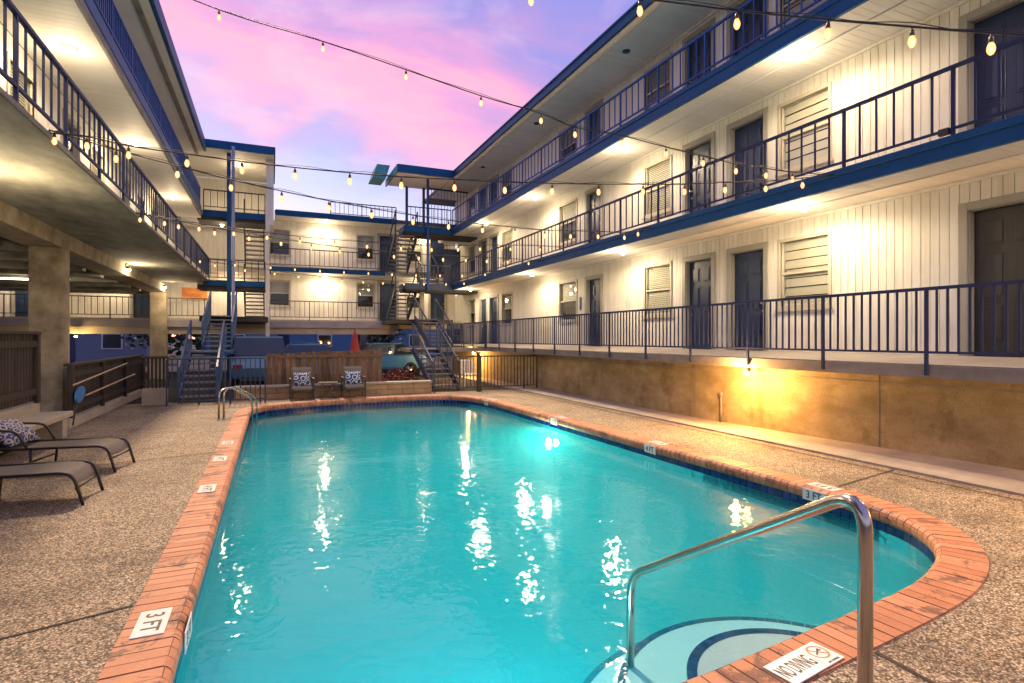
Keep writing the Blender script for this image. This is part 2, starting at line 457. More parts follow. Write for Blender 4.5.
def point(name, loc, power, col, parent=None, radius=.06, spot=None, aim=None):
    d = bpy.data.lights.new(name, 'SPOT' if spot else 'POINT'); d.energy = power; d.color = col; d.shadow_soft_size = radius
    if spot: d.spot_size = R(spot); d.spot_blend = .35
    o = bpy.data.objects.new(name, d); link(o)
    o.location = Vector(loc) - (origin(parent) if parent is not None else Vector((0,0,0)))
    if aim: o.rotation_euler = Vector(aim).to_track_quat('-Z','Y').to_euler()
    if parent is not None: o.parent = parent
    return o
WARM = (1, .76, .46)

# ------------------------------------------------------------------ pool outline
def catmull(P, step=.05):
    n = len(P); out = []
    for i in range(n):
        p0, p1, p2, p3 = (Vector(P[(i+k-1) % n]) for k in range(4))
        m = max(2, int((p2-p1).length/step))
        for k in range(m):
            t = k/m
            a = ((2*p1) + (p2-p0)*t + (2*p0-5*p1+4*p2-p3)*t*t + (3*p1-p0-3*p2+p3)*t**3)*.5
            out.append((a.x, a.y))
    return out
CTRL = [(-.48,3.4),(-.475,5),(-.47,7),(-.465,9),(-.46,11),(-.45,12.8),(-.44,13.9),(-.36,14.5),(-.10,15.0),(.35,15.27),(.95,15.5),(1.65,15.66),(2.5,15.76),(3.5,15.80),
        (4.2,15.74),(4.7,15.53),(5.05,15.15),(5.28,14.5),(5.38,13.6),(5.41,12),(5.43,10),(5.46,8),(5.49,6),(5.51,4.6),(5.5,4.0),
        (5.44,3.55),(5.32,3.22),(5.09,2.92),(4.78,2.69),(4.35,2.51),(3.95,2.41),(3.5,2.345),(2.9,2.28),(2.4,2.225),(1.9,2.175),(1.2,2.14),(.5,2.16),(.05,2.28),(-.28,2.5),(-.44,2.85)]
CTRL = [(x, y, 0) for x, y in CTRL]
POOL = catmull(CTRL)                       # clockwise seen from above
def resample(poly, step):
    n = len(poly); L = [0]
    for i in range(n):
        a = poly[i]; b = poly[(i+1) % n]; L.append(L[-1]+math.hypot(b[0]-a[0], b[1]-a[1]))
    T = L[-1]; m = int(round(T/step)); out = []; j = 0
    for k in range(m):
        s = T*k/m
        while L[j+1] < s: j += 1
        a = poly[j]; b = poly[(j+1) % n]; t = (s-L[j])/(L[j+1]-L[j]) if L[j+1] > L[j] else 0
        out.append((a[0]+(b[0]-a[0])*t, a[1]+(b[1]-a[1])*t))
    return out
def normals(poly, k=3):                    # outward unit normals
    n = len(poly); o = []
    for i in range(n):
        a = poly[(i-k) % n]; b = poly[(i+k) % n]
        dx, dy = b[0]-a[0], b[1]-a[1]; l = math.hypot(dx, dy)
        o.append((-dy/l, dx/l))
    return o
def offset(poly, d, k=3):
    nn = normals(poly, k)
    return [(p[0]+q[0]*d, p[1]+q[1]*d) for p, q in zip(poly, nn)]
WATER_Z = -.20
CW = .30

# ------------------------------------------------------------------ the ground
P1 = resample(POOL, .15)
DECKIN = offset(P1, CW-.02, 2)
def ray_rect(c, p, x0, x1, y0, y1):
    dx, dy = p[0]-c[0], p[1]-c[1]; t = 1e9
    if dx > 1e-9: t = min(t, (x1-c[0])/dx)
    if dx < -1e-9: t = min(t, (x0-c[0])/dx)
    if dy > 1e-9: t = min(t, (y1-c[1])/dy)
    if dy < -1e-9: t = min(t, (y0-c[1])/dy)
    return (c[0]+dx*t, c[1]+dy*t)
CEN = (2.5, 9)
def ring(poly_in, rect, z):
    mb = MB(); n = len(poly_in); outp = [ray_rect(CEN, p, *rect) for p in poly_in]
    mb.add([(x,y,z) for x,y in poly_in]+[(x,y,z) for x,y in outp], [(i,(i+1)%n,n+(i+1)%n,n+i) for i in range(n)])
    return mb, outp
DRECT = (-3.5, 8.05, -6, 16.75)
mb, outp = ring(DECKIN, DRECT, 0)
# square the corners of the deck ring
for cx_, cy_ in ((-3.5,-6),(8.05,-6),(-3.5,16.75),(8.05,16.75)):
    mb_n = len(mb.v); best = sorted(range(len(outp)), key=lambda i: math.hypot(outp[i][0]-cx_, outp[i][1]-cy_))[:2]
    mb.add([(outp[best[0]][0],outp[best[0]][1],0),(outp[best[1]][0],outp[best[1]][1],0),(cx_,cy_,0)], [(0,1,2)])
tag(mb.build('pool_deck', M['deck']), 'exposed aggregate concrete pool deck around the swimming pool', 'deck', kind='structure')
# the ground beyond the deck, one sheet out to the horizon with a hole for the pool court
mb = MB(); a, b_, c_, d_ = DRECT[0]+.05, DRECT[1]-.05, DRECT[2]+.05, DRECT[3]-.05; F = 900
mb.add([(-F,-F,-.02),(F,-F,-.02),(F,F,-.02),(-F,F,-.02),(a,c_,-.02),(b_,c_,-.02),(b_,d_,-.02),(a,d_,-.02)],
       [(0,1,5,4),(1,2,6,5),(2,3,7,6),(3,0,4,7)])
tag(mb.build('ground', M['asphalt']), 'dark asphalt ground of the parking area behind the pool', 'ground', kind='structure')
# control joints cut in the deck: shallow dark strips of sealant
def strip(p, q, w, z, name, mat, label):
    p = Vector((*p,0)); q = Vector((*q,0)); s = (q-p).normalized().cross(Vector((0,0,1)))*w/2
    m_ = MB(); m_.add([(p-s).to_tuple()[:2]+(z,),(p+s).to_tuple()[:2]+(z,),(q+s).to_tuple()[:2]+(z,),(q-s).to_tuple()[:2]+(z,)],[(0,1,2,3)])
    return tag(m_.build(name, mat), label, 'joint', kind='structure')
M['sealant'] = mat_var('joint_sealant', (.03,.022,.018), (.06,.045,.035), 8, .9, .1)
strip((-3.5,3.35),(-.79,4.14),.022,.004,'deck_joint',M['sealant'],'dark joint across the left deck near the camera')
strip((-3.5,8.6),(-.77,9.2),.015,.004,'deck_joint',M['sealant'],'dark joint across the left deck behind the loungers')
strip((5.86,4.33),(7.25,4.60),.03,.004,'deck_joint',M['sealant'],'dark joint across the deck right of the pool')
strip((2.95,1.97),(2.88,.2),.03,.004,'deck_joint',M['sealant'],'dark joint running away from the no diving tile')
strip((7.06,0),(7.06,16.4),.02,.004,'deck_joint',M['sealant'],'long joint beside the concrete gutter at the right wall')

# pool basin
mb = MB(); P2 = resample(POOL, .25); n = len(P2)
def depth(y): return -.95 - .45*max(0, min(1, (y-4)/11))
top = [(x,y,-.03) for x,y in offset(P2,.012,2)]; bot = [(x,y,depth(y)) for x,y in offset(P2,.0,2)]
mb.add(top+bot, [(i,n+i,n+(i+1)%n,(i+1)%n) for i in range(n)], True)
cen = (2.5,9,depth(9))
cr = [(2.5+(x-2.5)*.5, 9+(y-9)*.5, depth(9+(y-9)*.5)) for x,y in P2]
mb.add(bot+cr+[cen], [(i,(i+1)%n,n+(i+1)%n,n+i) for i in range(n)]+[(n+i,n+(i+1)%n,2*n) for i in range(n)])
tag(mb.build('pool_basin', M['plaster']), 'pale plaster basin of the swimming pool', 'pool', kind='structure')
# steps inside the near end, three half rounds with navy tile noses
SX, SY = 2.76, 2.2
def arc(r, a0=-8, a1=188, n=44):
    return [(SX+r*math.cos(R(a0+(a1-a0)*i/n)), SY+r*math.sin(R(a0+(a1-a0)*i/n))) for i in range(n+1)]
steps = thing('pool_steps', 'half round white pool steps edged in navy tile below the handrail', 'steps', (SX,SY,-1))
for r, z in ((.66,-.29),(1.06,-.41),(1.36,-.66)):
    s_ = MB().prism(arc(r), z-.18 if r < 1.4 else depth(3), z).build('step', M['stepplaster'] if r < .9 else M['plaster'], steps)
    t_ = MB(); out_ = arc(r+.004, n=40); inn_ = arc(r-(.055 if r < .9 else .042), n=40)
    for i in range(40):
        a, b, c, d = inn_[i], out_[i], out_[i+1], inn_[i+1]
        g = .02
        l = lambda p, q, t: (p[0]+(q[0]-p[0])*t, p[1]+(q[1]-p[1])*t)
        q4 = [l(a,d,g), l(b,c,g), l(b,c,1-g), l(a,d,1-g)]
        t_.prism(q4, z-.06, z+.004)
    t_.build('tile_nose', M['bluetile'], s_)
# water: closed body of water a hair inside the basin
WP = offset(resample(POOL,.12), -.006, 2); n = len(WP)
mb = MB(); mb.add([(x,y,WATER_Z) for x,y in WP]+[(x,y,depth(y)+.012) for x,y in WP],
   [tuple(range(n)), tuple(range(n,2*n))[::-1]]+[(i,(i+1)%n,n+(i+1)%n,n+i) for i in range(n)])
tag(mb.build('pool_water', M['water']), 'turquoise water filling the swimming pool', 'water', kind='structure')
# navy waterline tiles, two rows
tl = MB(); pts = resample(POOL, .105); nn = normals(pts, 2); n = len(pts)
for i in range(n):
    a, b = pts[i], pts[(i+1)%n]; na, nb = nn[i], nn[(i+1)%n]
    for z0, z1 in ((-.215,-.118),(-.318,-.221)):
        g = .04; l = lambda p, q, t: (p[0]+(q[0]-p[0])*t, p[1]+(q[1]-p[1])*t)
        A = l(a,b,g); B = l(a,b,1-g); d0, d1 = .010, -.0045
        q = [(A[0]+na[0]*d0,A[1]+na[1]*d0),(A[0]+na[0]*d1,A[1]+na[1]*d1),(B[0]+nb[0]*d1,B[1]+nb[1]*d1),(B[0]+nb[0]*d0,B[1]+nb[1]*d0)]
        tl.prism(q, z0, z1)
tag(tl.build('waterline_tile', M['bluetile']), 'band of navy blue glazed tiles along the waterline of the pool', 'tile band', kind='structure')
# brick coping: every brick modelled, with a rounded nose
cb = MB(); pts = resample(POOL, .1015); nn = normals(pts, 3); n = len(pts)
prof = [(CW,-.10),(CW,-.004),(CW-.006,.010),(.022,.012),(.004,.002),(-.014,-.016),(-.022,-.045),(-.020,-.085),(-.008,-.113),(.03,-.115)]
def brick_at(p, q, na, nb, jit):
    vs = []
    for (pp, nv, ) in ((p, na), (q, nb)):
        for d, z in prof: vs.append((pp[0]+nv[0]*d, pp[1]+nv[1]*d, z+jit if z > -.08 else z))
    m = len(prof)
    fs = [(k, k+1, m+k+1, m+k) for k in range(m-1)]+[tuple(range(m))[::-1], tuple(range(m,2*m)), (m-1, 0, m, 2*m-1)]
    cb.add(vs, fs)
for i in range(n):
    a, b = pts[i], pts[(i+1)%n]; na, nb = nn[i], nn[(i+1)%n]
    l = lambda p, q, t: (p[0]+(q[0]-p[0])*t, p[1]+(q[1]-p[1])*t)
    g = .045
    brick_at(l(a,b,g), l(a,b,1-g), l(na,nb,g), l(na,nb,1-g), random.uniform(-.0018,.0018))
cop = cb.build('pool_coping', M['coping']); tag(cop, 'orange brick coping around the edge of the swimming pool', 'coping', kind='structure')
mm = MB(); P3 = resample(POOL,.1); a_ = offset(P3,.012,2); b_ = offset(P3,CW-.004,2); n = len(P3)
mm.add([(x,y,.0075) for x,y in a_]+[(x,y,.0075) for x,y in b_]+[(x,y,-.11) for x,y in a_]+[(x,y,-.11) for x,y in b_],
       [(i,(i+1)%n,n+(i+1)%n,n+i) for i in range(n)]+[(2*n+i,3*n+i,3*n+(i+1)%n,2*n+(i+1)%n) for i in range(n)]+
       [(i,2*n+i,2*n+(i+1)%n,(i+1)%n) for i in range(n)]+[(n+i,n+(i+1)%n,3*n+(i+1)%n,3*n+i) for i in range(n)])
mm.build('mortar', M['mortar'], cop)

# underwater lamp on the right hand wall
t = thing('pool_lamp', 'lit round underwater lamp in the right wall of the pool', 'pool lamp', (5.41,10.55,-.56))
def disc(c, r0, r1, x0, x1, n=24):
    m_ = MB(); vs=[]; 
    for x, r in ((x0,r0),(x1,r1)):
        for k in range(n): vs.append((x, c[1]+r*math.cos(2*PI*k/n), c[2]+r*math.sin(2*PI*k/n)))
    m_.add(vs, [tuple(range(n)), tuple(range(n,2*n))[::-1]]+[(k,(k+1)%n,n+(k+1)%n,n+k) for k in range(n)])
    return m_
disc((5.41,10.55,-.56),.15,.14,5.43,5.39).build('housing', M['steel'], t)
disc((5.41,10.55,-.56),.13,.12,5.389,5.378).build('lens', M['poollamp'], t)
point('pool_lamp_light',(5.30,10.55,-.56),48,(1,1,.66),t,.08)
t = thing('pool_lamp', 'unseen underwater lamp added in the near end wall to brighten the pool', 'pool lamp', (1.0,2.16,-.62))
MB().tube([(1.0,2.14,-.62),(1.0,2.17,-.62)], .14, 20).build('housing', M['steel'], t)
point('pool_lamp_light',(1.0,2.32,-.72),60,(.75,.97,1),t,.08,150,(.12,1,-.05))  # unseen lamp, added to brighten the pool water

# ------------------------------------------------------------------ building kit
def cuts(a0, a1, openings):
    xs = {a0, a1}
    for o in openings:
        for v in (o[0], o[1]):
            if a0 < v < a1: xs.add(v)
    return sorted(xs)
def zspans(a, b, z0, z1, openings):
    spans = [(z0, z1)]
    mid = (a+b)/2
    for o in openings:
        if o[0] < mid < o[1]:
            ns = []
            for s0, s1 in spans:
                if o[3] <= s0 or o[2] >= s1: ns.append((s0, s1)); continue
                if o[2] > s0: ns.append((s0, o[2]))
                if o[3] < s1: ns.append((o[3], s1))
            spans = ns
    return spans
class Face:
    """a wall face: maps (along, depth into the wall, z) to the world"""
    def __init__(s, kind, plane): s.k = kind; s.p = plane
    def box(s, mb, a0, a1, d0, d1, z0, z1):
        if s.k == 'R': mb.box(s.p+d0, s.p+d1, a0, a1, z0, z1)
        elif s.k == 'L': mb.box(s.p-d1, s.p-d0, a0, a1, z0, z1)
        else: mb.box(a0, a1, s.p+d0, s.p+d1, z0, z1)
    def pt(s, a, d, z):
        return {'R': (s.p+d, a, z), 'L': (s.p-d, a, z), 'B': (a, s.p+d, z)}[s.k]
    @property
    def rz(s): return {'R': -PI/2, 'L': PI/2, 'B': 0}[s.k]
def wall_mb(face, a0, a1, z0, z1, openings, plank=.128, gap=.009):
    mb = MB()
    xs = cuts(a0, a1, openings)
    for a, b in zip(xs, xs[1:]):
        for s0, s1 in zspans(a, b, z0, z1, openings): face.box(mb, a, b, .018, .16, s0, s1)
    n = int((a1-a0)/plank)
    for i in range(n+1):
        p, q = a0+i*plank+gap/2, min(a0+(i+1)*plank-gap/2, a1)
        if q-p < .01: continue
        ys = cuts(p, q, openings)
        for a, b in zip(ys, ys[1:]):
            for s0, s1 in zspans(a, b, z0, z1, openings): face.box(mb, a, b, 0, .0175, s0, s1)
    return mb

# --- shared part meshes, built once around the origin, front facing -y
def door_mesh(w, h, mat):
    mb = MB().box(-w/2, w/2, .0, .04, 0, h)
    st = .11; pw = (w-3*st)/2
    rows = [(.20*h/2, .72*h/2*1.0), (.80*h/2, 1.42*h/2), (1.52*h/2, 1.86*h/2)]
    for z0, z1 in rows:
        for x0 in (-w/2+st, st/2):
            mb.box(x0, x0+pw, -.008, -.0005, z0, z1)
            mb.box(x0+.035, x0+pw-.035, -.022, -.0085, z0+.035, z1-.035)
    return mb.mesh('door', mat, (0,0,0), .003, 1)
def frame_mesh(w, h, t=.11, mat=None, deep=.10):
    mb = MB()
    mb.box(-w/2-t, -w/2, -.028, -.001, 0, h+t).box(w/2, w/2+t, -.028, -.001, 0, h+t).box(-w/2+.0005, w/2-.0005, -.027, -.001, h, h+t)
    mb.box(-w/2, -w/2+.015, 0, deep, 0, h).box(w/2-.015, w/2, 0, deep, 0, h).box(-w/2+.0155, w/2-.0155, 0, deep-.001, h-.015, h)
    return mb.mesh('door_frame', mat, (0,0,0), .004, 1)
def window_meshes(w, h, kind):
    t = .065
    f = MB()
    f.box(-w/2-t, -w/2, -.025, .05, -t, h+t).box(w/2, w/2+t, -.025, .05, -t, h+t)
    f.box(-w/2+.0005, w/2-.0005, -.024, .05, h, h+t).box(-w/2+.0005, w/2-.0005, -.024, .05, -t, 0)
    f.box(-w/2+.001, w/2-.001, .012, .05, h*.5-.022, h*.5+.022)
    f.box(-w/2+.001, -w/2+.035, .02, .05, .001, h-.001).box(w/2-.035, w/2-.001, .02, .05, .001, h-.001)
    sill = MB().box(-w/2-t-.03, w/2+t+.03, -.055, -.026, -t-.05, -t+.0)
    b = MB(); n = {'slats': 26, 'boards': 7, 'half': 26}[kind]
    for i in range(n):
        z = h*(i+.5)/n; hh = h/n*.46
        if kind == 'boards':
            b.add([(-w/2+.04,.062,z-hh),(w/2-.04,.062,z-hh),(w/2-.04,.085,z+hh),(-w/2+.04,.085,z+hh)],[(0,1,2,3)])
        else:
            if kind == 'half' and z < h*.5: continue
            b.add([(-w/2+.04,.062,z-hh*.9),(w/2-.04,.062,z-hh*.9),(w/2-.04,.078,z+hh*.9),(-w/2+.04,.078,z+hh*.9)],[(0,1,2,3)])
    g = MB().box(-w/2+.036, w/2-.036, .045, .048, .02, h-.02)
    back = MB().box(-w/2, w/2, .13, .14, 0, h)
    return dict(window_frame=f.mesh('window_frame', M['winframe'], (0,0,0), .004, 1), sill=sill.mesh('sill', M['winframe'], (0,0,0), .004, 1),
                blind=b.mesh('blind', M['blind']), pane=g.mesh('pane', M['glass']), recess=back.mesh('window', M['dark']))
KNOB = MB().lathe([(.001,0),(.026,.002),(.026,.008),(.011,.012),(.011,.035),(.027,.042),(.027,.062),(.001,.07)], n=12)
KNOB.lathe([(.001,.0),(.028,.001),(.028,.012),(.001,.018)], (0,-.16,0), 12)
_k = KNOB; _k.v = [(x, -z, y) for x, y, z in _k.v]
KNOB_ME = _k.mesh('handle', M['brass'])
_cache = {}
def add_door(face, parent, a, w, z, h, mat='door', recess=.09, knob=1, label=None):
    key = ('d', round(w,2), round(h,2), mat)
    if key not in _cache: _cache[key] = (door_mesh(w-.034, h-.02, M[mat]), frame_mesh(w, h, mat=M['trim'], deep=recess))
    dm, fm = _cache[key]
    d = put('door', dm, parent, face.pt(a, recess, z), face.rz)
    if label: d['label'] = label
    for nm, me, off in (('door_frame', fm, (0,-recess,0)), ('handle', KNOB_ME, (knob*(w/2-.09), -.001, .95))):
        o = bpy.data.objects.new(nm, me); link(o); o.parent = d; o.location = off
    return d
def add_window(face, parent, a, w, z, h, kind='slats'):
    key = ('w', round(w,2), round(h,2), kind)
    if key not in _cache: _cache[key] = window_meshes(w, h, kind)
    ms = _cache[key]
    win = put('window', ms['recess'], parent, face.pt(a, 0, z), face.rz)
    for nm in ('window_frame','sill','blind','pane'):
        o = bpy.data.objects.new(nm, ms[nm]); link(o); o.parent = win
    return win

def railing(name, label, group, p, q, zb, zt, spacing, mat, post_every, foot=None, lead=None, hide_first=0, cam_sort=True, top=.05):
    """a picket railing from p to q (x,y); zb / zt bottom and top rail heights, foot = how far posts reach down"""
    p = Vector((*p,0)); q = Vector((*q,0)); L = (q-p).length; d = (q-p)/L
    root = thing(name, label, 'railing', (p.x, p.y, zb), group)
    e = lambda s, z: (p+d*s)+Vector((0,0,z))
    MB().bar(e(0,zt), e(L,zt), .05, .04).build('top_rail', mat, root)
    MB().bar(e(0,zb), e(L,zb), .032, .03).build('bottom_rail', mat, root)
    foot = zb if foot is None else foot
    n = max(1, round(L/spacing))
    pm = MB().box(-.018,.018,-.018,.018,0,1).mesh('post', mat)
    bm_ = MB().box(-.0105,.0105,-.0105,.0105,0,1).mesh('baluster', mat)
    bal = []
    for i in range(n+1):
        s = L*i/n; pos = p+d*s
        if i % post_every == 0 or i == n:
            o = put('post', pm, root, (pos.x, pos.y, foot)); o.scale = (1,1,zt-.02-foot)
        else: bal.append(pos)
    bal.sort(key=lambda v: (v.y < hide_first, v.length))
    z0, z1 = zb+.015, zt-.02
    for v in bal[:100]:
        o = put('baluster', bm_, root, (v.x, v.y, z0)); o.scale = (1,1,z1-z0)
    rest = bal[100:]
    if rest:
        mb = MB()
        for v in rest: mb.box(v.x-.0105, v.x+.0105, v.y-.0105, v.y+.0105, z0, z1)
        tag(mb.build('baluster', mat, root), kind='stuff')
    return root

def soffit_mb(x0, x1, y0, y1, z, t=.02, w=.135, gap=.005):
    mb = MB(); n = int((y1-y0)/w)
    for i in range(n):
        mb.box(x0, x1, y0+i*w+gap/2, y0+(i+1)*w-gap/2, z, z+t)
    mb.box(x0, x1, y0, y1, z+t+.002, z+t+.01)
    return mb
PUCK = MB().lathe([(.11,0),(.105,-.02),(.06,-.03)], n=18).mesh('housing', M['white'])
PUCKB = MB().lathe([(.055,-.031),(.06,-.05),(.04,-.075),(.005,-.085)], n=14).mesh('bulb', M['lampglow'])
def ceiling_light(loc, label, power, group='lit ceiling lights under the walkways', col=WARM, dx=0):
    t = thing('ceiling_light', label, 'ceiling light', loc, group)
    put('housing', PUCK, t, loc); put('bulb', PUCKB, t, loc)
    point('ceiling_lamp', (loc[0]+dx, loc[1], loc[2]-.10), power*1.9, col, t, .06, 172, (0,0,-1))
    point('ceiling_lamp', (loc[0]+dx, loc[1], loc[2]-.48), power*.42, col, t, .08)
    return t

# ------------------------------------------------------------------ right wing
RX = 8.94; RE = 7.62; Y0, Y1 = -1.5, 28.4
rb = thing('motel_building', 'long white motel wing on the right with three levels of blue edged balconies', 'building', (RX, 12, 0))
FR = Face('R', RX)
LV = [(1.42, 3.88), (4.14, 6.40), (6.69, 8.82)]
DOORS = [(-.2,.86,1),(1.1,.86,-1),(4.23,.87,1),(8.62,.86,1),(10.03,.83,-1),(14.53,.80,1),(22.77,.90,1),(24.10,.87,-1)]
WINS = [(2.75,1.0),(7.29,1.0),(11.5,.99),(16.13,1.1),(21.28,.98),(25.68,.90)]
for li, (z0, z1) in enumerate(LV):
    hd = (2.03, 1.95, 1.90)[li]
    wz, wh = ((.86,1.20),(.72,1.20),(.70,1.15))[li]
    ops = [(a-w/2, a+w/2, z0, z0+hd) for a, w, k in DOORS]+[(a-w/2, a+w/2, z0+wz, z0+wz+wh) for a, w in WINS]
    wall_mb(FR, Y0, Y1, z0, z1, ops).build('wall', M['siding'], rb)
    for a, w, k in DOORS:
        big = abs(a-4.23) < .01
        add_door(FR, rb, a, w, z0, hd, 'doorbrown' if li == 0 and big else 'door', .12 if big else .09, k)
    for i, (a, w) in enumerate(WINS):
        add_window(FR, rb, a, w, z0+wz, wh, 'boards' if i == 1 else ('slats' if i in (0, 2) else 'half'))
# solid core of the wing behind the rooms
MB().box(RX+.30, RX+6, Y0, Y1, 1.0, 8.8).build('room_block', M['dark'], rb)
MB().box(RX+.161, RX+.30, Y0, Y1, 1.0, 8.8).build('inner_wall', M['dark'], rb)
# slabs
MB().yprism([(RE,1.16),(RX-.001,1.16),(RX-.001,1.405),(RE,1.325)], Y0, 25.6).build('walkway_slab', M['slabface'], rb, .008, 1)
MB().yprism([(RE+.012,1.331),(RX-.002,1.411),(RX-.002,1.418),(RE+.012,1.338)], Y0, 25.6).build('walkway_floor', M['slabtop'], rb)
for z0, z1 in ((3.88,4.14),(6.40,6.69)):
    s_ = MB().box(RE+.061, RX-.001, Y0, 27.2, z0+.032, z1-.004).build('balcony_slab', M['slabtop'], rb)
    soffit_mb(RE+.07, RX-.012, Y0, 27.2, z0).build('soffit', M['soffit'], s_)
    f_ = MB().box(RE, RE+.06, Y0, 24.72, z0-.012, z1-.095).box(RE-.022, RE+.06, Y0, 24.72, z1-.0945, z1)
    f_.build('fascia', M['blue'], s_, .004, 1)
    MB().box(RX-.05, RX-.0005, Y0, 27.2, z0-.045, z0-.001).build('cornice', M['siding'], s_, .006, 1)
ro = MB().box(7.44, RX+6.3, Y0, 24.0, 8.87, 8.98).box(7.44, RX+6.3, 24.0, 29.5, 8.871, 8.979).build('roof', M['roofing'], rb)
soffit_mb(7.5, RX-.012, Y0, 28.0, 8.82).build('soffit', M['soffit_lit_copy'], ro)
MB().box(7.40, 7.438, Y0, 23.76, 8.80, 9.0).box(7.36, 7.438, Y0, 23.76, 9.001, 9.045).build('fascia', M['blue'], ro, .004, 1)
MB().box(7.62, 7.70, Y0, 24, 8.80, 8.8185).build('soffit_trim', M['soffit'], ro)
MB().box(RX-.05, RX-.0005, Y0, 28, 8.775, 8.8185).build('cornice', M['siding'], ro, .006, 1)
for y in (6.3, 11.69, 16.8, 21.99):
    tag(MB().lathe([(.10,0),(.10,-.018),(.07,-.03),(.03,-.03)], (8.13,y,8.819)).build('ceiling_vent', M['darkblue']),
        {6.3:'dark unlit round fixture in the right roof soffit nearest the camera',11.69:'dark unlit round fixture in the right roof soffit above the middle doors',
         16.8:'dark unlit round fixture in the right roof soffit beyond the middle',21.99:'dark unlit round fixture at the far end of the right roof soffit'}[y], 'ceiling fixture', 'unlit roof soffit fixtures')

tag(MB().box(7.60,7.67,4.18,4.30,4.17,4.25).build('outlet_box', M['black'], None, .006, 1), 'small dark outlet box on the right middle railing post', 'outlet box')
MB().box(RX-.03, RX-.001, 15.27, 15.33, 2.55, 2.95).build('door_sign', M['darkblue'], rb)
# railings of the right wing
railing('railing','navy closely spaced picket railing along the right ground walkway','balcony railings',(RE-.03,.1),(RE-.03,25.3),1.67-.18,1.67+.62,.12,M['navy'],12,1.67-.47,hide_first=3.3)
# brackets of that railing on the slab face
_rl = [o for o in COL.objects if o.get('label','').startswith('navy closely')][0]
for o in [c for c in _rl.children if c.name.startswith('post')]:
    x, y, z = o.matrix_local.translation + _rl.location
    MB().box(RE-.055, RE-.001, y-.035, y+.035, 1.20, 1.30).build('bracket', M['navy'], _rl)
railing('railing','wide spaced picket railing along the right middle balcony','balcony railings',(RE+.03,-.1),(RE+.03,24.7),1.67+2.56,1.67+3.31,.2365,M['navy'],6,4.14,hide_first=3.3)
railing('railing','blue picket railing along the right top balcony','balcony railings',(RE+.03,-.1),(RE+.03,24.7),1.67+5.13,1.67+5.85,.2365,M['postblue'],6,6.69,hide_first=5)

# soffit lamps of the right wing
for i, y in enumerate((1.4, 6.72, 12.0, 17.4, 23.9)):
    w = ('out of view beside the near door','above the shuttered window','above the blind beside the middle doors','above the far pair of windows','at the far corner')[i]
    ceiling_light((8.25, y, 3.88), 'lit ceiling light under the right middle balcony '+w, 40, dx=-.28)
for i, y in enumerate((1.4, 6.67, 11.75, 16.96, 21.65)):
    w = ('out of view beside the near door','above the shuttered window','above the blind beside the middle doors','above the far pair of windows','at the far corner')[i]
    ceiling_light((8.16, y, 6.40), 'lit ceiling light under the right top balcony '+w, 40, dx=-.28)

for z, x in ((3.88,8.25),(6.40,8.16)):
    MB().tube([(x,-1,z-.012),(x,24.3,z-.012)], .011, 6).build('conduit', M['soffit'], rb)
# retaining wall under the right walkway, with its gutter ledge
lw = MB()
lw.box(8.02, 8.25, Y0, 25.6, -.5, 1.155)
rw = lw.build('retaining_wall', M['stained']); tag(rw, 'stained concrete wall below the right walkway, golden lamp light put into its colour', 'wall')
for y in (2.4, 5.3, 9.1, 12.7, 16.2, 19.6): MB().box(8.014, 8.0195, y, y+.008, .05, 1.15).build('joint', M['slabface'], rw)
MB().box(8.013, 8.0195, Y0, 25.6, 1.03, 1.055).build('ledge_line', M['slabface'], rw)
g = MB(); m_ = 40
for i in range(m_):
    ya, yb = Y0+i*(26/m_), Y0+(i+1)*(26/m_)
    ha, hb = [.035+.11*max(0, min(1, (9-y)/6)) for y in (ya, yb)]
    g.add([(7.27,ya,.03),(7.27,yb,.03),(8.02,ya,ha),(8.02,yb,hb),(7.27,ya,-.1),(7.27,yb,-.1)],[(0,2,3,1),(4,0,1,5)])
tag(g.build('concrete_gutter', M['ledge']), 'sloping concrete gutter strip at the foot of the right wall', 'gutter', kind='structure')
MB().tube([(7.98,8.33,.04),(7.98,8.33,.55)],.018,10).box(7.955,8.005,8.305,8.355,.551,.63).build('drain_pipe', M['slabface']); tag(bpy.data.objects['drain_pipe'], 'short drain pipe standing against the stained wall', 'pipe')
FL = MB().lathe([(.07,0),(.075,-.03),(.05,-.09)], n=14).mesh('housing', M['black'])
FLB = MB().lathe([(.045,-.091),(.05,-.105),(.03,-.13),(.004,-.135)], n=12).mesh('bulb', M['orangelamp'])
for y, lab, pw in ((7.43,'orange lamp under the right walkway lighting the golden wall',135),(21.9,'orange lamp under the walkway near the back gate',120),(1.2,'added orange lamp out of view under the right walkway, widening the golden wash',110)):  # the nearest one is out of view, added to widen the wall glow
    t = thing('wall_lamp', lab, 'wall lamp', (7.70, y, 1.157))
    put('housing', FL, t, (7.70,y,1.157)); put('bulb', FLB, t, (7.70,y,1.157))
    point('wall_lamp_light', (7.46, y, .98), pw, (1,.50,.14), t, .05)

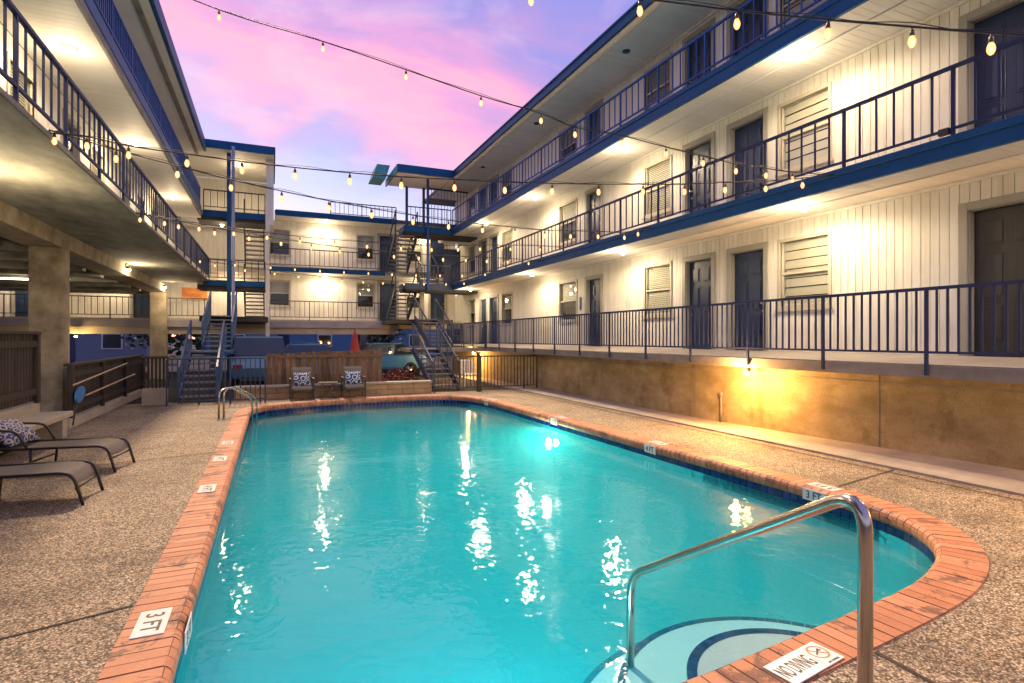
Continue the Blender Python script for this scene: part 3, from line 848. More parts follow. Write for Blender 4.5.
# ------------------------------------------------------------------ left wing
LE = -2.23; LX = -3.62
lb = thing('motel_building', 'motel wing on the left raised on concrete pillars with blue edged top balcony', 'building', (-3.9, 12, 0))
FLc = Face('L', LX)
for li, (z0, z1) in enumerate(((3.93, 6.26), (6.62, 8.60))):
    ds = [(y, .86, k) for y, k in ((1.0,1),(4.6,-1),(9.4,1),(13.6,-1),(18.0,1),(22,-1))]
    ws = [(y, 1.0) for y in (2.6, 6.4, 11.2, 15.4, 19.9)]
    ops = [(a-.43, a+.43, z0, z0+1.98) for a, w, k in ds]+[(a-.5, a+.5, z0+.75, z0+1.95) for a, w in ws]
    wall_mb(FLc, -1, 26.5, z0, z1, ops).build('wall', M['siding'], lb)
    for a, w, k in ds: add_door(FLc, lb, a, w, z0, 1.98, 'door', .09, k)
    for a, w in ws: add_window(FLc, lb, a, w, z0+.75, 1.2, 'half')
MB().box(-9.5, LX-.20, -1, 26.5, 3.95, 8.6).build('room_block', M['dark'], lb)
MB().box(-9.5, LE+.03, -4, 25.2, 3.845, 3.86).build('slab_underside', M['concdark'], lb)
MB().box(-9.5, LE, -4, 25.3, 3.8605, 3.925).box(LE, LE+.004, -4, 25.3, 3.835, 3.923).build('balcony_slab', M['slabface'], lb)
up = MB().box(LX+.001, -2.45, -1, 24.4, 6.295, 6.60).build('balcony_slab', M['slabtop'], lb)
soffit_mb(LX+.012, -2.46, -1, 24.4, 6.262).build('soffit', M['soffit'], up)
MB().box(-2.449, -2.41, -1, 23.9, 6.25, 6.40).build('fascia_board', M['slabface'], up, .004, 1)
MB().box(-2.449, -2.395, -1, 23.9, 6.4005, 6.62).build('fascia', M['blue'], up, .004, 1)
lr = MB().box(-9.6, -2.30, -1, 24, 8.80, 8.95).box(-9.6, -3.62, 24.001, 28.2, 8.82, 8.95).build('roof', M['roofing'], lb)
MB().box(LX+.012, -2.32, -1, 23.7, 8.62, 8.66).build('soffit', M['soffit'], lr)
MB().box(-2.62, -2.50, -1, 24, 8.585, 8.6195).build('soffit_trim', M['slabface'], lr)
MB().box(-2.298, -2.22, -1, 23.66, 8.62, 8.97).build('fascia', M['blue'], lr, .004, 1)
# concrete beam and pillars
MB().box(-4.55, -3.90, -4, 26.3, 3.52, 3.844).build('beam', M['beam'], lb, .012, 1)
for y in (2.0, 14.1, 26.3):
    MB().box(-4.46, -3.90, y, y+.45, 0, 3.519).build('pillar', M['beam'], lb, .015, 1)
    MB().box(-4.463, -3.897, y-.003, y+.453, 2.13, 2.15).build('pillar_joint', M['conc'], lb) if y > 3 else None
# joists and hung ceiling of the carport behind the beam
for i in range(14):
    y = 4 + i*1.75
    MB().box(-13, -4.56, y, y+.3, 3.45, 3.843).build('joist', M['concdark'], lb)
for y, x in ((9.6,-7.6),(15.2,-7.2),(20.5,-6.6)):
    t = thing('strip_light', {9.6:'nearest fluorescent strip light on the left carport ceiling',15.2:'middle fluorescent strip light on the left carport ceiling',20.5:'farthest fluorescent strip light on the left carport ceiling'}[y], 'strip light', (x,y,3.44), 'strip lights in the carport')
    MB().box(x-1.1, x+1.1, y-.07, y+.07, 3.39, 3.44).build('housing', M['white'], t)
    MB().box(x-1.05, x+1.05, y-.05, y+.05, 3.36, 3.389).build('tube', M['tubeglow'], t)
    point('strip_lamp', (x, y, 3.25), 16, (1,.80,.52), t, .2)
railing('railing','navy picket railing on the left middle balcony above the concrete slab','balcony railings',(LE-.03,-.3),(LE-.03,25.2),4.10,4.81,.238,M['navy'],6,3.90)
railing('railing','bright blue picket railing on the left top balcony','balcony railings',(-2.44,-.3),(-2.44,23.8),6.75,7.28,.12,M['postblue'],12,6.62)
for i, y in enumerate((5.5, 10.9, 15.6, 21.1)):
    ceiling_light((-2.93, y, 6.262), 'lit ceiling light under the left top balcony '+('above the frame edge','nearest the camera','in the middle','nearest the stair tower')[i], 34)
for y, lab in ((19.5,'lit lamp on the left concrete beam'),(25.6,'lit lamp on the beam beside the far pillar')):
    t = thing('wall_lamp', lab, 'wall lamp', (-3.85, y, 3.70))
    put('housing', FL, t, (-3.84,y,3.76)); put('bulb', PUCKB, t, (-3.84,y,3.70))
    point('wall_lamp_light', (-3.60, y, 3.50), 30, WARM, t, .05)
t = thing('wall_lamp', 'lit lamp on the left concrete beam above the sun loungers', 'wall lamp', (-3.85, 9.2, 3.70))
put('housing', FL, t, (-3.84,9.2,3.76)); put('bulb', PUCKB, t, (-3.84,9.2,3.70)); point('wall_lamp_light', (-3.40, 9.2, 3.20), 62, WARM, t, .05)

# ------------------------------------------------------------------ back wing
BY = 28.4; BE = 27.2
bb = thing('motel_building', 'cream two storey motel wing across the back of the courtyard', 'building', (2.5, BY, 0))
FB = Face('B', BY)
for li, (z0, z1) in enumerate(((2.50, 4.66), (4.88, 7.17))):
    ds = [(5.42,.86,1),(-5.0,.86,1),(-9,.86,1),(8.0,.8,1)]
    ws = [(.37,.86),(4.31,.80),(6.75,.8)]
    ops = [(a-w/2, a+w/2, z0, z0+1.93) for a, w, k in ds]+[(a-w/2, a+w/2, z0+.72, z0+1.83) for a, w in ws]
    wall_mb(FB, -12, 8.94, z0, z1, ops).build('wall', M['siding'], bb)
    for a, w, k in ds: add_door(FB, bb, a, w, z0, 1.93, 'door', .09, k)
    for a, w in ws: add_window(FB, bb, a, w, z0+.72, 1.11, 'half')
MB().box(-12, 8.9, BY+.2, BY+6, 2.2, 7.1).build('room_block', M['dark'], bb)
MB().box(-12, 8.9, BE, BY-.001, 2.12, 2.495).build('walkway_slab', M['slabtop'], bb)
MB().box(-12, 5.0, BE-.05, BE-.001, 2.14, 2.42).build('slab_edge', mat_var('lavender_slab_edge', (.25,.23,.27), (.33,.31,.36), 2, .7, .1), bb)
MB().box(-12, 5.6, BE+.12, BE+.5, 1.84, 2.119).build('beam', M['slabtop'], bb)
s_ = MB().box(0, 8.9, BE+.05, BY-.001, 4.70, 4.876).build('balcony_slab', M['slabtop'], bb)
MB().box(-.05, 5.05, BE, BE+.049, 4.67, 4.88).build('fascia', M['blue'], s_, .004, 1)
MB().box(0, 8.9, BE+.06, BY-.012, 4.665, 4.699).build('soffit', M['soffit'], s_)
ro = MB().box(.15, 8.93, BE-.05, BY+6, 7.215, 7.40).build('roof', M['roofing'], bb)
MB().box(.15, 8.9, BE-.04, BY-.012, 7.172, 7.214).build('soffit', M['soffit'], ro)
MB().box(.2, 5.6, BE-.10, BE-.051, 7.16, 7.42).build('fascia', M['blue'], ro, .006, 1)
for x in (-2.4, 3.9, 8.6, -10):
    MB().box(x, x+.3, BE+.15, BE+.45, 0, 1.839).build('support_post', M['darkblue'], bb)
railing('railing','dark picket railing along the back wing lower walkway','balcony railings',(-.05,BE-.03),(4.95,BE-.03),2.62,3.34,.21,M['black'],8,2.45)
railing('railing','dark picket railing on the back lower walkway seen under the left wing','balcony railings',(-11,BE-.03),(-2.4,BE-.03),2.62,3.34,.21,M['black'],8,2.45)
railing('railing','dark picket railing along the back wing upper walkway','balcony railings',(-.05,BE-.03),(5.0,BE-.03),4.98,5.70,.21,M['black'],8,4.85)
railing('railing','thin picket railing standing on the back wing roof edge','balcony railings',(2.55,BE+.1),(5.6,BE+.1),7.50,8.02,.21,M['black'],7,7.40)
for z, lab in ((4.665,'lit ceiling light above the back lower walkway'),(7.172,'lit ceiling light above the back upper walkway')):
    ceiling_light((2.35, 27.85, z), lab, 34)
for x, z, lab in ((6.9,4.665,'lit ceiling light behind the right stairs on the lower level'),(7.2,7.172,'lit ceiling light behind the right stairs on the upper level')):
    ceiling_light((x, 27.9, z), lab, 20)
tag(MB().box(-3.6,-2.62, BY-.05, BY-.02, 3.36, 3.90).build('wall_picture', M['orange']), 'orange picture panel hanging on the back wall beside the left stairs', 'picture')
for x, z in ((-1.6,4.55),(-6.0,4.55),(-9,4.55)):
    ceiling_light((x, 27.8, z), 'lit ceiling light over the back walkway '+{-1.6:'behind the left stair tower',-6.0:'seen under the left wing',-9:'far left under the left wing'}[x], 22)
# roof slab over the left part of the back walkway
MB().box(-12, -.06, BE+.05, BY-.001, 4.56, 4.80).build('balcony_slab', M['slabtop'], bb)

# ------------------------------------------------------------------ stair towers and stairs
def flight(parent, x0, x1, ya, za, yb, zb, n, mat=None, tread_mat=None, rails=(1,1), rail_h=.88, width=.27, balusters=True):
    """one straight flight from (ya,za) up to (yb,zb): stringers, open treads, hand rails"""
    mat = mat or M['darkblue']; tread_mat = tread_mat or M['tread']
    f = MB()
    for x in (x0+.025, x1-.025): f.bar((x, ya, za+.02), (x, yb, zb-.06), .045, .24)
    fl = f.build('stair_flight', mat, parent)
    dy = (yb-ya)/n; dz = (zb-za)/n; sg = 1 if dy > 0 else -1
    for i in range(n):
        y = ya+dy*(i+.5); z = za+dz*(i+1)
        MB().box(x0+.05, x1-.05, y-width/2, y+width/2, z-.055, z-.01).build('tread', tread_mat, fl)
    for k, x in enumerate((x0+.025, x1-.025)):
        if not rails[k]: continue
        r = MB(); r.bar((x,ya,za+rail_h),(x,yb,zb+rail_h),.045,.05); r.bar((x,ya,za+.16),(x,yb,zb+.16),.03,.03)
        for t in (0,.5,1): r.bar((x,ya+(yb-ya)*t,za+(zb-za)*t-.02),(x,ya+(yb-ya)*t,za+(zb-za)*t+rail_h),.04,.04)
        if balusters:
            m_ = max(4, int(abs(yb-ya)/.18))
            for i in range(1, m_):
                t = i/m_; r.bar((x,ya+(yb-ya)*t,za+(zb-za)*t+.17),(x,ya+(yb-ya)*t,za+(zb-za)*t+rail_h-.02),.016,.016)
        r.build('handrail', mat, fl)
    return fl

# left stair tower
lt = thing('stair_tower', 'covered stair landing tower between the left and back wings', 'stair tower', (-1.2, 24.5, 0))
for z0, z1 in ((3.67,3.91),(6.33,6.60)):
    l_ = MB().box(-2.60, -.21, 24.45, 25.7, z0+.06, z1).build('landing', M['slabtop'], lt)
    MB().box(-2.39, -.20, 24.39, 24.449, z0+.02, z1+.003).build('fascia', M['blue'], l_, .004, 1)
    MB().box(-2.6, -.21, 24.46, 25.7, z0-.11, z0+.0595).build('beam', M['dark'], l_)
ro = MB().box(-3.6, .12, 23.72, 28.2, 8.83, 9.04).build('roof', M['roofing'], lt)
soffit_mb(-3.6, .11, 23.73, 28.2, 8.80).build('soffit', M['soffit'], ro)
MB().box(-2.30, .15, 23.64, 23.715, 8.79, 9.09).box(.121, .16, 23.716, 28.2, 8.79, 9.09).build('fascia', M['blue'], ro, .004, 1)
MB().box(-3.6, -.18, 28.2, 28.32, 6.6, 8.795).build('wall', M['siding'], lt)
MB().box(-.17, .10, 24.42, 28.19, 6.2, 8.795).build('wall', M['siding'], lt)
MB().box(-.20, -.05, 24.38, 24.44, .36, 6.19).build('corner_post', M['siding'], lt)
MB().box(-1.56, -1.42, 24.10, 24.24, .02, 8.795).build('inner_post', M['blue'], lt)
MB().box(-1.345, -1.235, 23.2, 23.31, .02, 8.78).build('post', M['postlav'], lt, .01, 1)
flight(lt, -1.05, -.25, 27.1, 2.50, 25.75, 3.86, 9, M['black'], M['tread'], (1,0), balusters=False)
flight(lt, -1.05, -.25, 27.1, 4.78, 25.75, 6.55, 10, M['black'], M['tread'], (1,0), balusters=False)
railing('railing','dark picket railing on the top landing of the left stair tower','landing railings',(-2.38,24.42),(-.22,24.42),6.74,7.38,.23,M['black'],4,6.6)
railing('railing','dark picket railing on the middle landing of the left stair tower','landing railings',(-2.38,24.42),(-.22,24.42),4.02,4.72,.23,M['black'],4,3.9)
ceiling_light((-1.2, 25.6, 8.80), 'lit ceiling light in the roof of the left stair tower', 30)
ceiling_light((-1.8, 25.2, 6.22), 'lit ceiling light under the top landing of the left stair tower', 22)

# left outside stairs, from the deck level up to the back wing
ls = thing('staircase', 'blue steel staircase with two flights rising at the left behind the picket gate', 'staircase', (-1.7,16.5,0))
flight(ls, -2.2, -1.28, 16.55, 0.02, 19.0, 1.30, 8, M['stair'], M['tread'])
MB().box(-2.4, -1.1, 19.0, 20.4, 1.18, 1.28).build('landing', M['stair'], ls)
flight(ls, -2.05, -1.15, 20.4, 1.30, 23.2, 2.50, 8, M['stair'], M['tread'])
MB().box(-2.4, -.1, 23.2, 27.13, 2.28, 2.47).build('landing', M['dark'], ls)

# right stair tower
rt = thing('stair_tower', 'open blue stair tower with flat roof where the right and back wings meet', 'stair tower', (6.3, 24.7, 0))
for z0, z1 in ((3.82,4.12),(6.38,6.69)):
    l_ = MB().box(5.5, 8.9, 24.76, 25.9, z0+.08, z1-.004).build('landing', M['slabtop'], rt)
    MB().box(5.48, 7.60, 24.70, 24.759, z0+.02, z1).box(5.44, 5.499, 24.76, 25.9, z0+.02, z1).build('fascia', M['blue'] if z0 > 5 else M['darkblue'], l_, .004, 1)
    MB().box(5.5, 8.9, 24.78, 25.9, z0-.06, z0+.079).build('beam', M['dark'], l_)
ro = MB().box(4.97, 7.435, 23.78, 26.4, 8.88, 8.98).build('roof', M['roofing'], rt)
soffit_mb(4.98, 7.43, 23.78, 26.4, 8.80).build('soffit', M['soffit'], ro)
MB().box(4.93, 7.395, 23.70, 23.775, 8.72, 9.06).build('fascia', M['blue'], ro, .004, 1)
MB().box(4.91, 4.969, 23.777, 26.4, 8.74, 9.06).build('side_fascia', M['teal'], ro, .004, 1)
MB().yprism([(4.33,9.40),(4.90,9.40),(4.70,8.78),(4.12,8.78)], 25.2, 26.4).build('roof_scupper', M['teal'], ro)
MB().box(6.42, 6.52, 24.55, 24.65, 3.80, 8.795).build('post', M['postblue'], rt, .008, 1)
MB().box(6.20, 6.40, 24.95, 25.15, .0, 3.76).build('column', M['conc'], rt, .01, 1)
for x, y in ((5.83,26.2),(6.62,26.1)): MB().box(x, x+.11, y, y+.11, 6.69, 8.795).build('post', M['darkblue'], rt)
flight(rt, 5.08, 6.12, 27.1, 2.50, 25.0, 3.98, 9, M['darkblue'], M['tread'], balusters=False)
flight(rt, 5.08, 6.12, 27.1, 4.88, 25.0, 6.50, 10, M['darkblue'], M['tread'], balusters=False)
flight(rt, 6.5, 7.35, 25.9, 4.12, 27.1, 4.87, 6, M['darkblue'], M['tread'], balusters=False)
railing('railing','blue picket railing on the top landing of the right stair tower','landing railings',(5.52,24.72),(7.58,24.72),6.82,7.53,.2,M['darkblue'],5,6.69)
railing('railing','dark picket railing on the middle landing of the right stair tower','landing railings',(6.15,24.72),(7.58,24.72),4.25,4.95,.2,M['darkblue'],4,4.12)
gr = thing('security_grille', 'tall blue bar grille above the top landing of the right stair tower', 'grille', (7.0,25.85,6.69))
for i in range(13):
    x = 6.82+i*.16
    MB().box(x-.01, x+.01, 25.86, 25.88, 6.76, 8.70).build('bar', M['darkblue'], gr)
for z in (6.70, 8.70): MB().box(6.75, 8.8, 25.84, 25.90, z, z+.06).build('frame_bar', M['darkblue'], gr)
gd = thing('security_grille', 'tall dark bar door beside the back windows on the right middle landing', 'grille', (8.0,26,4.12))
MB().box(7.6,8.45,25.98,26.0,4.13,5.95).build('mesh_panel', M['darkblue'], gd)

# right outside stairs
rs = thing('staircase', 'dark steel staircase rising from the back of the deck to the right walkway', 'staircase', (5.1,17.3,0))
flight(rs, 4.68, 5.62, 17.3, .02, 20.0, 1.30, 8, M['darkblue'], M['tread'])
MB().box(4.6, 7.6, 20.0, 21.3, 1.16, 1.29).build('landing', M['slabface'], rs)
flight(rs, 5.66, 6.62, 21.3, 1.30, 23.8, 2.50, 8, M['darkblue'], M['tread'], balusters=False)
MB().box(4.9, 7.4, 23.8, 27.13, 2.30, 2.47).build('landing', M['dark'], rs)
railing('railing','dark picket railing on the low landing of the right stairs','landing railings',(5.75,20.03),(7.55,20.03),1.45,2.2,.13,M['darkblue'],7,1.29)

# ------------------------------------------------------------------ fences, planter, bench
pf = thing('wooden_fence', 'weathered brown board fence behind the planter at the back of the deck', 'fence', (1.5,17.3,0))
x = -.12; bd = MB()
while x < 3.12:
    w = random.uniform(.115,.14); t_ = (x+.12)/3.2
    h = 1.235+.085*t_+random.uniform(-.025,.025); y = 17.30+random.uniform(0,.012)
    bd.yprism([(x,.03),(x+w,.03),(x+w,h-.03),(x+w-.03,h),(x+.03,h),(x,h-.03)], y, y+.02)
    x += w+random.uniform(.006,.016)
bd.build('board', M['woodfence'], pf)
MB().box(-.14, 3.14, 17.26, 17.299, 1.10, 1.18).box(-.14, 3.14, 17.335, 17.375, .45, .54).build('rail', M['woodfence'], pf)
for x in (-.1, 1.5, 3.02): MB().box(x, x+.1, 17.376, 17.47, 0, 1.2).build('post', M['woodfence'], pf)
pl = thing('planter_wall', 'low tan stone planter wall along the back of the pool deck', 'planter', (1.8,16.75,0))
for (xa, xb) in ((-.9,4.5),):
    k = MB(); xx = xa
    for row, (z0, z1) in enumerate(((0,.15),(.155,.305))):
        xx = xa+(.0 if row == 0 else -.35)
        while xx < xb:
            w = random.uniform(.62,.85); a = max(xx, xa); b = min(xx+w-.008, xb)
            if b-a > .05: k.box(a, b, 16.64+random.uniform(0,.012), 16.98, z0, z1)
            xx += w
    k.build('stone_course', M['planter'], pl, .008, 1)
    MB().box(xa-.02, xb+.02, 16.61, 17.02, .308, .368).build('cap', M['ledge'], pl, .01, 1)
MB().box(-.88, 4.48, 17.021, 17.25, 0, .30).build('soil', M['mortar'], pl)
railing('railing','dark pool picket fence in front of the left staircase','pool fences',(-2.35,15.95),(-.14,15.95),.10,1.15,.115,M['darkblue'],6,.0)
railing('railing','black pool picket fence and gate between the planter and the golden wall','pool fences',(4.55,16.5),(7.98,16.5),.14,1.10,.115,M['black'],13,.0)
gp = MB().box(5.90,5.99,16.42,16.51,0,1.2).box(5.885,6.005,16.405,16.525,1.2,1.23); tag(gp.build('gate_post', M['black'], None, .006, 1), 'black square gate post in the back pool fence', 'post')

def board_fence(name, label, x, y0, y1, zb, zt, face=1):
    f = thing(name, label, 'fence', (x, (y0+y1)/2, zb))
    y = y0; m_ = MB()
    while y < y1-.02:
        w = random.uniform(.085,.10); yy = min(y+w, y1); m_.box(x-.04, x-.02, y, yy, zb+.04, zt-.03); y += w+.022
    m_.build('board', M['darkfence'], f)
    MB().box(x-.10, x+.05, y0, y1, zt-.029, zt+.02).build('top_cap', M['darkfence'], f, .005, 1)
    for z in (zb+.20, zt-.19): MB().box(x-.019, x+.025, y0, y1, z-.05, z+.05).build('rail', M['darkfence'], f)
    n = max(2, int((y1-y0)/1.9)+1)
    for i in range(n):
        yy = y0+.06+(y1-y0-.12)*i/(n-1); MB().box(x-.018, x+.045, yy-.055, yy+.055, zb, zt-.03).build('post', M['darkfence'], f)
    return f
board_fence('wooden_fence','dark stained board fence standing on the wall behind the concrete bench',-3.62,3,11.85,.58,1.76)
board_fence('wooden_fence','dark stained board fence between the concrete pillars on the left',-3.45,12.85,19.3,.16,1.17)
tag(MB().box(-3.72,-3.40,12.75,19.4,-.02,.17).build('curb', M['ledge'], None, .015, 1), 'low concrete curb under the left board fence', 'curb')
bw = thing('concrete_bench', 'long pale concrete bench along the left wall below the dark fence', 'bench', (-3.4,9,0))
MB().box(-3.60,-3.10,3,11.75,.34,.43).build('seat', M['ledge'], bw, .012, 1)
MB().box(-3.75,-3.601,3,11.9,0,.585).build('back_wall', M['ledge'], bw, .01, 1)
for y in (4.2, 8.2, 11.45): MB().box(-3.55,-3.16,y,y+.22,0,.339).build('support', M['ledge'], bw, .01, 1)
t = thing('wooden_fence', 'short dark picket panel on a pale block beside the far left pillar', 'fence', (-2.6,16.4,0))
MB().box(-2.92,-2.40,16.2,16.5,0,.42).build('block', M['ledge'], t, .012, 1)
for i in range(7): MB().box(-2.90+i*.083,-2.86+i*.083,16.3,16.34,.421,1.16).build('picket', M['darkfence'], t)
MB().box(-2.95,-2.36,16.24,16.42,1.161,1.215).build('top_cap', M['darkfence'], t, .005, 1)

# pool cleaning poles leaning on the left fence
for (ya, za, yb, zb, lab) in ((12.75,.80,16.9,1.03,'upper long wooden pole resting on the dark left fence'),(13.5,.54,17.8,.70,'lower long wooden pole resting on the dark left fence')):
    tag(MB().tube([(-3.36,ya,za),(-3.36,yb,zb)],.018,8).build('pole', mat_var('pale_wood_'+lab[:5], (.42,.30,.18),(.55,.42,.27), 6, .6, .1)), lab, 'pole', 'poles on the fence')
pb = thing('pool_net', 'blue pool net head on a pole leaning on the left fence by the pillar', 'pool net', (-3.30,12.95,.4))
ov = MB(); k = 20
ov.add([(-3.33+.02*sx, 13.0+.24*math.cos(2*PI*i/k)+.08*math.sin(2*PI*i/k), .60+.15*math.sin(2*PI*i/k)) for sx in (-1,1) for i in range(k)],
       [tuple(range(k)), tuple(range(k,2*k))[::-1]]+[(i,(i+1)%k,k+(i+1)%k,k+i) for i in range(k)])
ov.build('net', mat_var('net_blue',(.03,.16,.42),(.05,.22,.5),20,.6,.2), pb)
MB().tube([(-3.32,12.75,.42),(-3.32,12.55,.08)],.014,8).build('handle', M['black'], pb)

# ------------------------------------------------------------------ hand rails in the pool
hr = thing('pool_handrail', 'polished steel handrail over the steps at the near end of the pool', 'handrail', (1.915,1.315,0))
a = Vector((1.915,1.315,0)); b = Vector((2.09,2.96,0))
def bent(pts, rad, k=8):
    out = [Vector(pts[0])]
    for i in range(1, len(pts)-1):
        p = Vector(pts[i]); u = (Vector(pts[i-1])-p).normalized(); v = (Vector(pts[i+1])-p).normalized()
        r = min(rad, (Vector(pts[i-1])-p).length*.49, (Vector(pts[i+1])-p).length*.49)
        for j in range(k+1):
            t = j/k; q0 = p+u*r; q1 = p+v*r
            out.append(q0*(1-t)**2+p*2*t*(1-t)+q1*t*t)
    out.append(Vector(pts[-1])); return out
MB().tube(bent([a, a+Vector((0,0,1.135)), b+Vector((0,0,.17)), b+Vector((0,0,-.40))], .16, 10), .0245, 20).build('rail', M['steel'], hr)
MB().lathe([(.055,0),(.055,.008),(.03,.02),(.026,.03)], (a.x,a.y,.0), 20).build('escutcheon', M['steel'], hr)
hr2 = thing('pool_ladder', 'pair of curved steel grab rails at the far left corner of the pool', 'pool ladder', (-.95,13.2,0))
for dx, dy in ((0,0),(.085,.10)):
    p = Vector((-1.0+dx,13.15+dy,0))
    MB().tube(bent([p, p+Vector((0,0,.56)), p+Vector((.20,.26,.62)), p+Vector((.62,.72,.30)), p+Vector((.60,.70,-.5))], .13, 6), .021, 12).build('grab_rail', M['steel'], hr2)

# ------------------------------------------------------------------ sun loungers
def lounger(label, loc, rz):
    L = thing('sun_lounger', label, 'sun lounger', (0,0,0), 'sun loungers on the deck')
    w = .58; prof = [(.0,.10),(-.02,.22),(-.06,.30),(-.13,.335),(-.25,.345),(-.7,.335),(-1.12,.33),(-1.2,.345),(-1.5,.55),(-1.85,.80)]
    s_ = MB(); vs = []; m_ = len(prof)
    prof2 = [p for p in prof if p[1] > .2]
    m_ = len(prof2)
    for y in (-w/2+.02, 0, w/2-.02):
        for dz in (0, -.012):
            for x, z in prof2: vs.append((x, y, z-(.012 if y == 0 else 0)+dz))
    fs = []
    for g in range(2):
        for i in range(m_-1):
            a0 = g*2*m_; b0 = (g+1)*2*m_
            fs.append((a0+i, a0+i+1, b0+i+1, b0+i)); fs.append((a0+m_+i, b0+m_+i, b0+m_+i+1, a0+m_+i+1))
    s_.add(vs, fs, True)
    s_.build('sling', M['sling'], L)
    for sy in (-1, 1):
        y = sy*w/2
        MB().tube(bent([(.05,y,0),(-.04,y,.335),(-1.15,y,.335)], .12, 6), .0155, 10).build('side_rail', M['black'], L)
        MB().tube([(-1.15,y,.335),(-1.88,y,.82)], .0155, 10).build('back_rail', M['black'], L)
        MB().tube(bent([(-.86,y,0),(-.84,y,.20),(-.84,y,.33)], .03, 4), .0145, 10).build('leg', M['black'], L)
        MB().tube([(-1.72,y,0),(-1.62,y,.34),(-1.15,y,.335)], .0145, 10).build('leg', M['black'], L)
        MB().tube(bent([(-.86,y*1.06,.33),(-.98,y*1.08,.56),(-1.38,y*1.08,.58),(-1.50,y*1.03,.57)], .10, 6), .0155, 10).build('armrest', M['black'], L)
    MB().tube([(-.01,-w/2,.17),(-.01,w/2,.17)], .012, 8).build('cross_bar', M['black'], L)
    MB().tube([(-.85,-w/2,.17),(-.85,w/2,.17)], .012, 8).build('cross_bar', M['black'], L)
    MB().tube([(-1.88,-w/2,.82),(-1.88,w/2,.82)], .0155, 8).build('cross_bar', M['black'], L)
    L.location = loc; L.rotation_euler.z = rz
    return L
lounger('empty brown sling sun lounger nearest the camera on the left deck', (-1.76,7.13,0), R(-3))
lounger('brown sling sun lounger nearer the bench with a patterned pillow on it', (-1.78,8.63,0), R(-9))
def cushion(name, label, mat, c, sx, sy, sz, rx, rz, cat):
    bm = bmesh.new(); bmesh.ops.create_cube(bm, size=2)
    bmesh.ops.subdivide_edges(bm, edges=bm.edges, cuts=7, use_grid_fill=True)
    for v in bm.verts:
        x, y, z = v.co
        t = (1-abs(x)**2.6)*(1-abs(y)**2.6)
        pin = 1-.07*(1-abs(abs(x)-abs(y)))*0
        v.co = (x*sx*(.93+.07*abs(y)**2), y*sy*(.93+.07*abs(x)**2), z*sz*(.12+.88*max(t,0)**.5))
    me = bpy.data.meshes.new(name); bm.to_mesh(me); bm.free()
    for p in me.polygons: p.use_smooth = True
    me.materials.append(mat)
    o = bpy.data.objects.new(name, me); link(o); o.location = c; o.rotation_euler = (rx, 0, rz)
    return tag(o, label, cat)
o = cushion('pillow', 'blue and tan patterned pillow lying on the sun lounger by the bench', M['pillow'], (-2.98,8.86,.50), .30,.22,.10, R(38), R(78), 'pillow')

# ------------------------------------------------------------------ arm chairs and side table at the far end
def armchair(label, x, y):
    A = thing('armchair', label, 'armchair', (x,y,0), 'grey armchairs by the planter')
    w = .62
    MB().box(x-w/2+.05, x+w/2-.05, y-.30, y+.26, .27, .37).build('seat', M['greyfab'], A, .03, 3)
    b_ = MB().box(x-w/2+.05, x+w/2-.05, y+.16, y+.27, .371, .86).build('backrest', M['greyfab'], A, .03, 3)
    for s in (-1,1):
        xx = x+s*(w/2-.02)
        MB().box(xx-.02, xx+.02, y-.30, y-.255, 0, .55).build('leg', M['black'], A)
        MB().box(xx-.02, xx+.02, y+.22, y+.265, 0, .55).build('leg', M['black'], A)
        MB().box(xx-.03, xx+.03, y-.33, y+.28, .551, .58).build('armrest', M['black'], A, .006, 1)
        MB().box(xx-.012, xx+.012, y-.25, y+.215, .22, .26).build('side_rail', M['black'], A)
    MB().box(x-w/2+.05, x+w/2-.05, y-.29, y-.265, .22, .265).build('front_rail', M['black'], A)
for x, wd in ((.77,'left'),(2.13,'right')):
    armchair('grey cushioned armchair with dark arms on the '+wd+' of the small table', x, 16.27)
    cushion('cushion', 'blue and white medallion cushion on the '+wd+' grey armchair', M['cushion'], (x,16.30,.545), .22,.19,.075, R(74), 0, 'cushion')
st = thing('side_table', 'small dark folding table between the two grey armchairs', 'table', (1.46,16.3,0))
MB().box(1.20,1.72,16.08,16.52,.42,.445).build('table_top', M['black'], st, .006, 1)
for s in (-1,1):
    for y in (16.12,16.48): MB().bar((1.46-s*.20,y,0),(1.46+s*.18,y,.42),.022,.022).build('leg', M['black'], st)

# white patio chair behind the gate
wc = thing('patio_chair', 'white plastic patio chair standing behind the black pool fence', 'chair', (6.25,18.3,0))
MB().box(6.0,6.5,18.05,18.5,.40,.44).build('seat', M['plasticwhite'], wc, .015, 2)
k = MB()
for i in range(5): k.box(6.02+i*.098,6.09+i*.098,18.47,18.50,.441,.86)
k.box(6.0,6.5,18.465,18.505,.861,.92).build('backrest', M['plasticwhite'], wc, .008, 1)
for x in (6.0,6.46):
    for y in (18.05,18.46): MB().box(x,x+.04,y,y+.04,0,.399).build('leg', M['plasticwhite'], wc)
    MB().box(x-.005,x+.045,18.05,18.46,.62,.65).box(x,x+.04,18.05,18.09,.441,.619).build('armrest', M['plasticwhite'], wc, .008, 1)

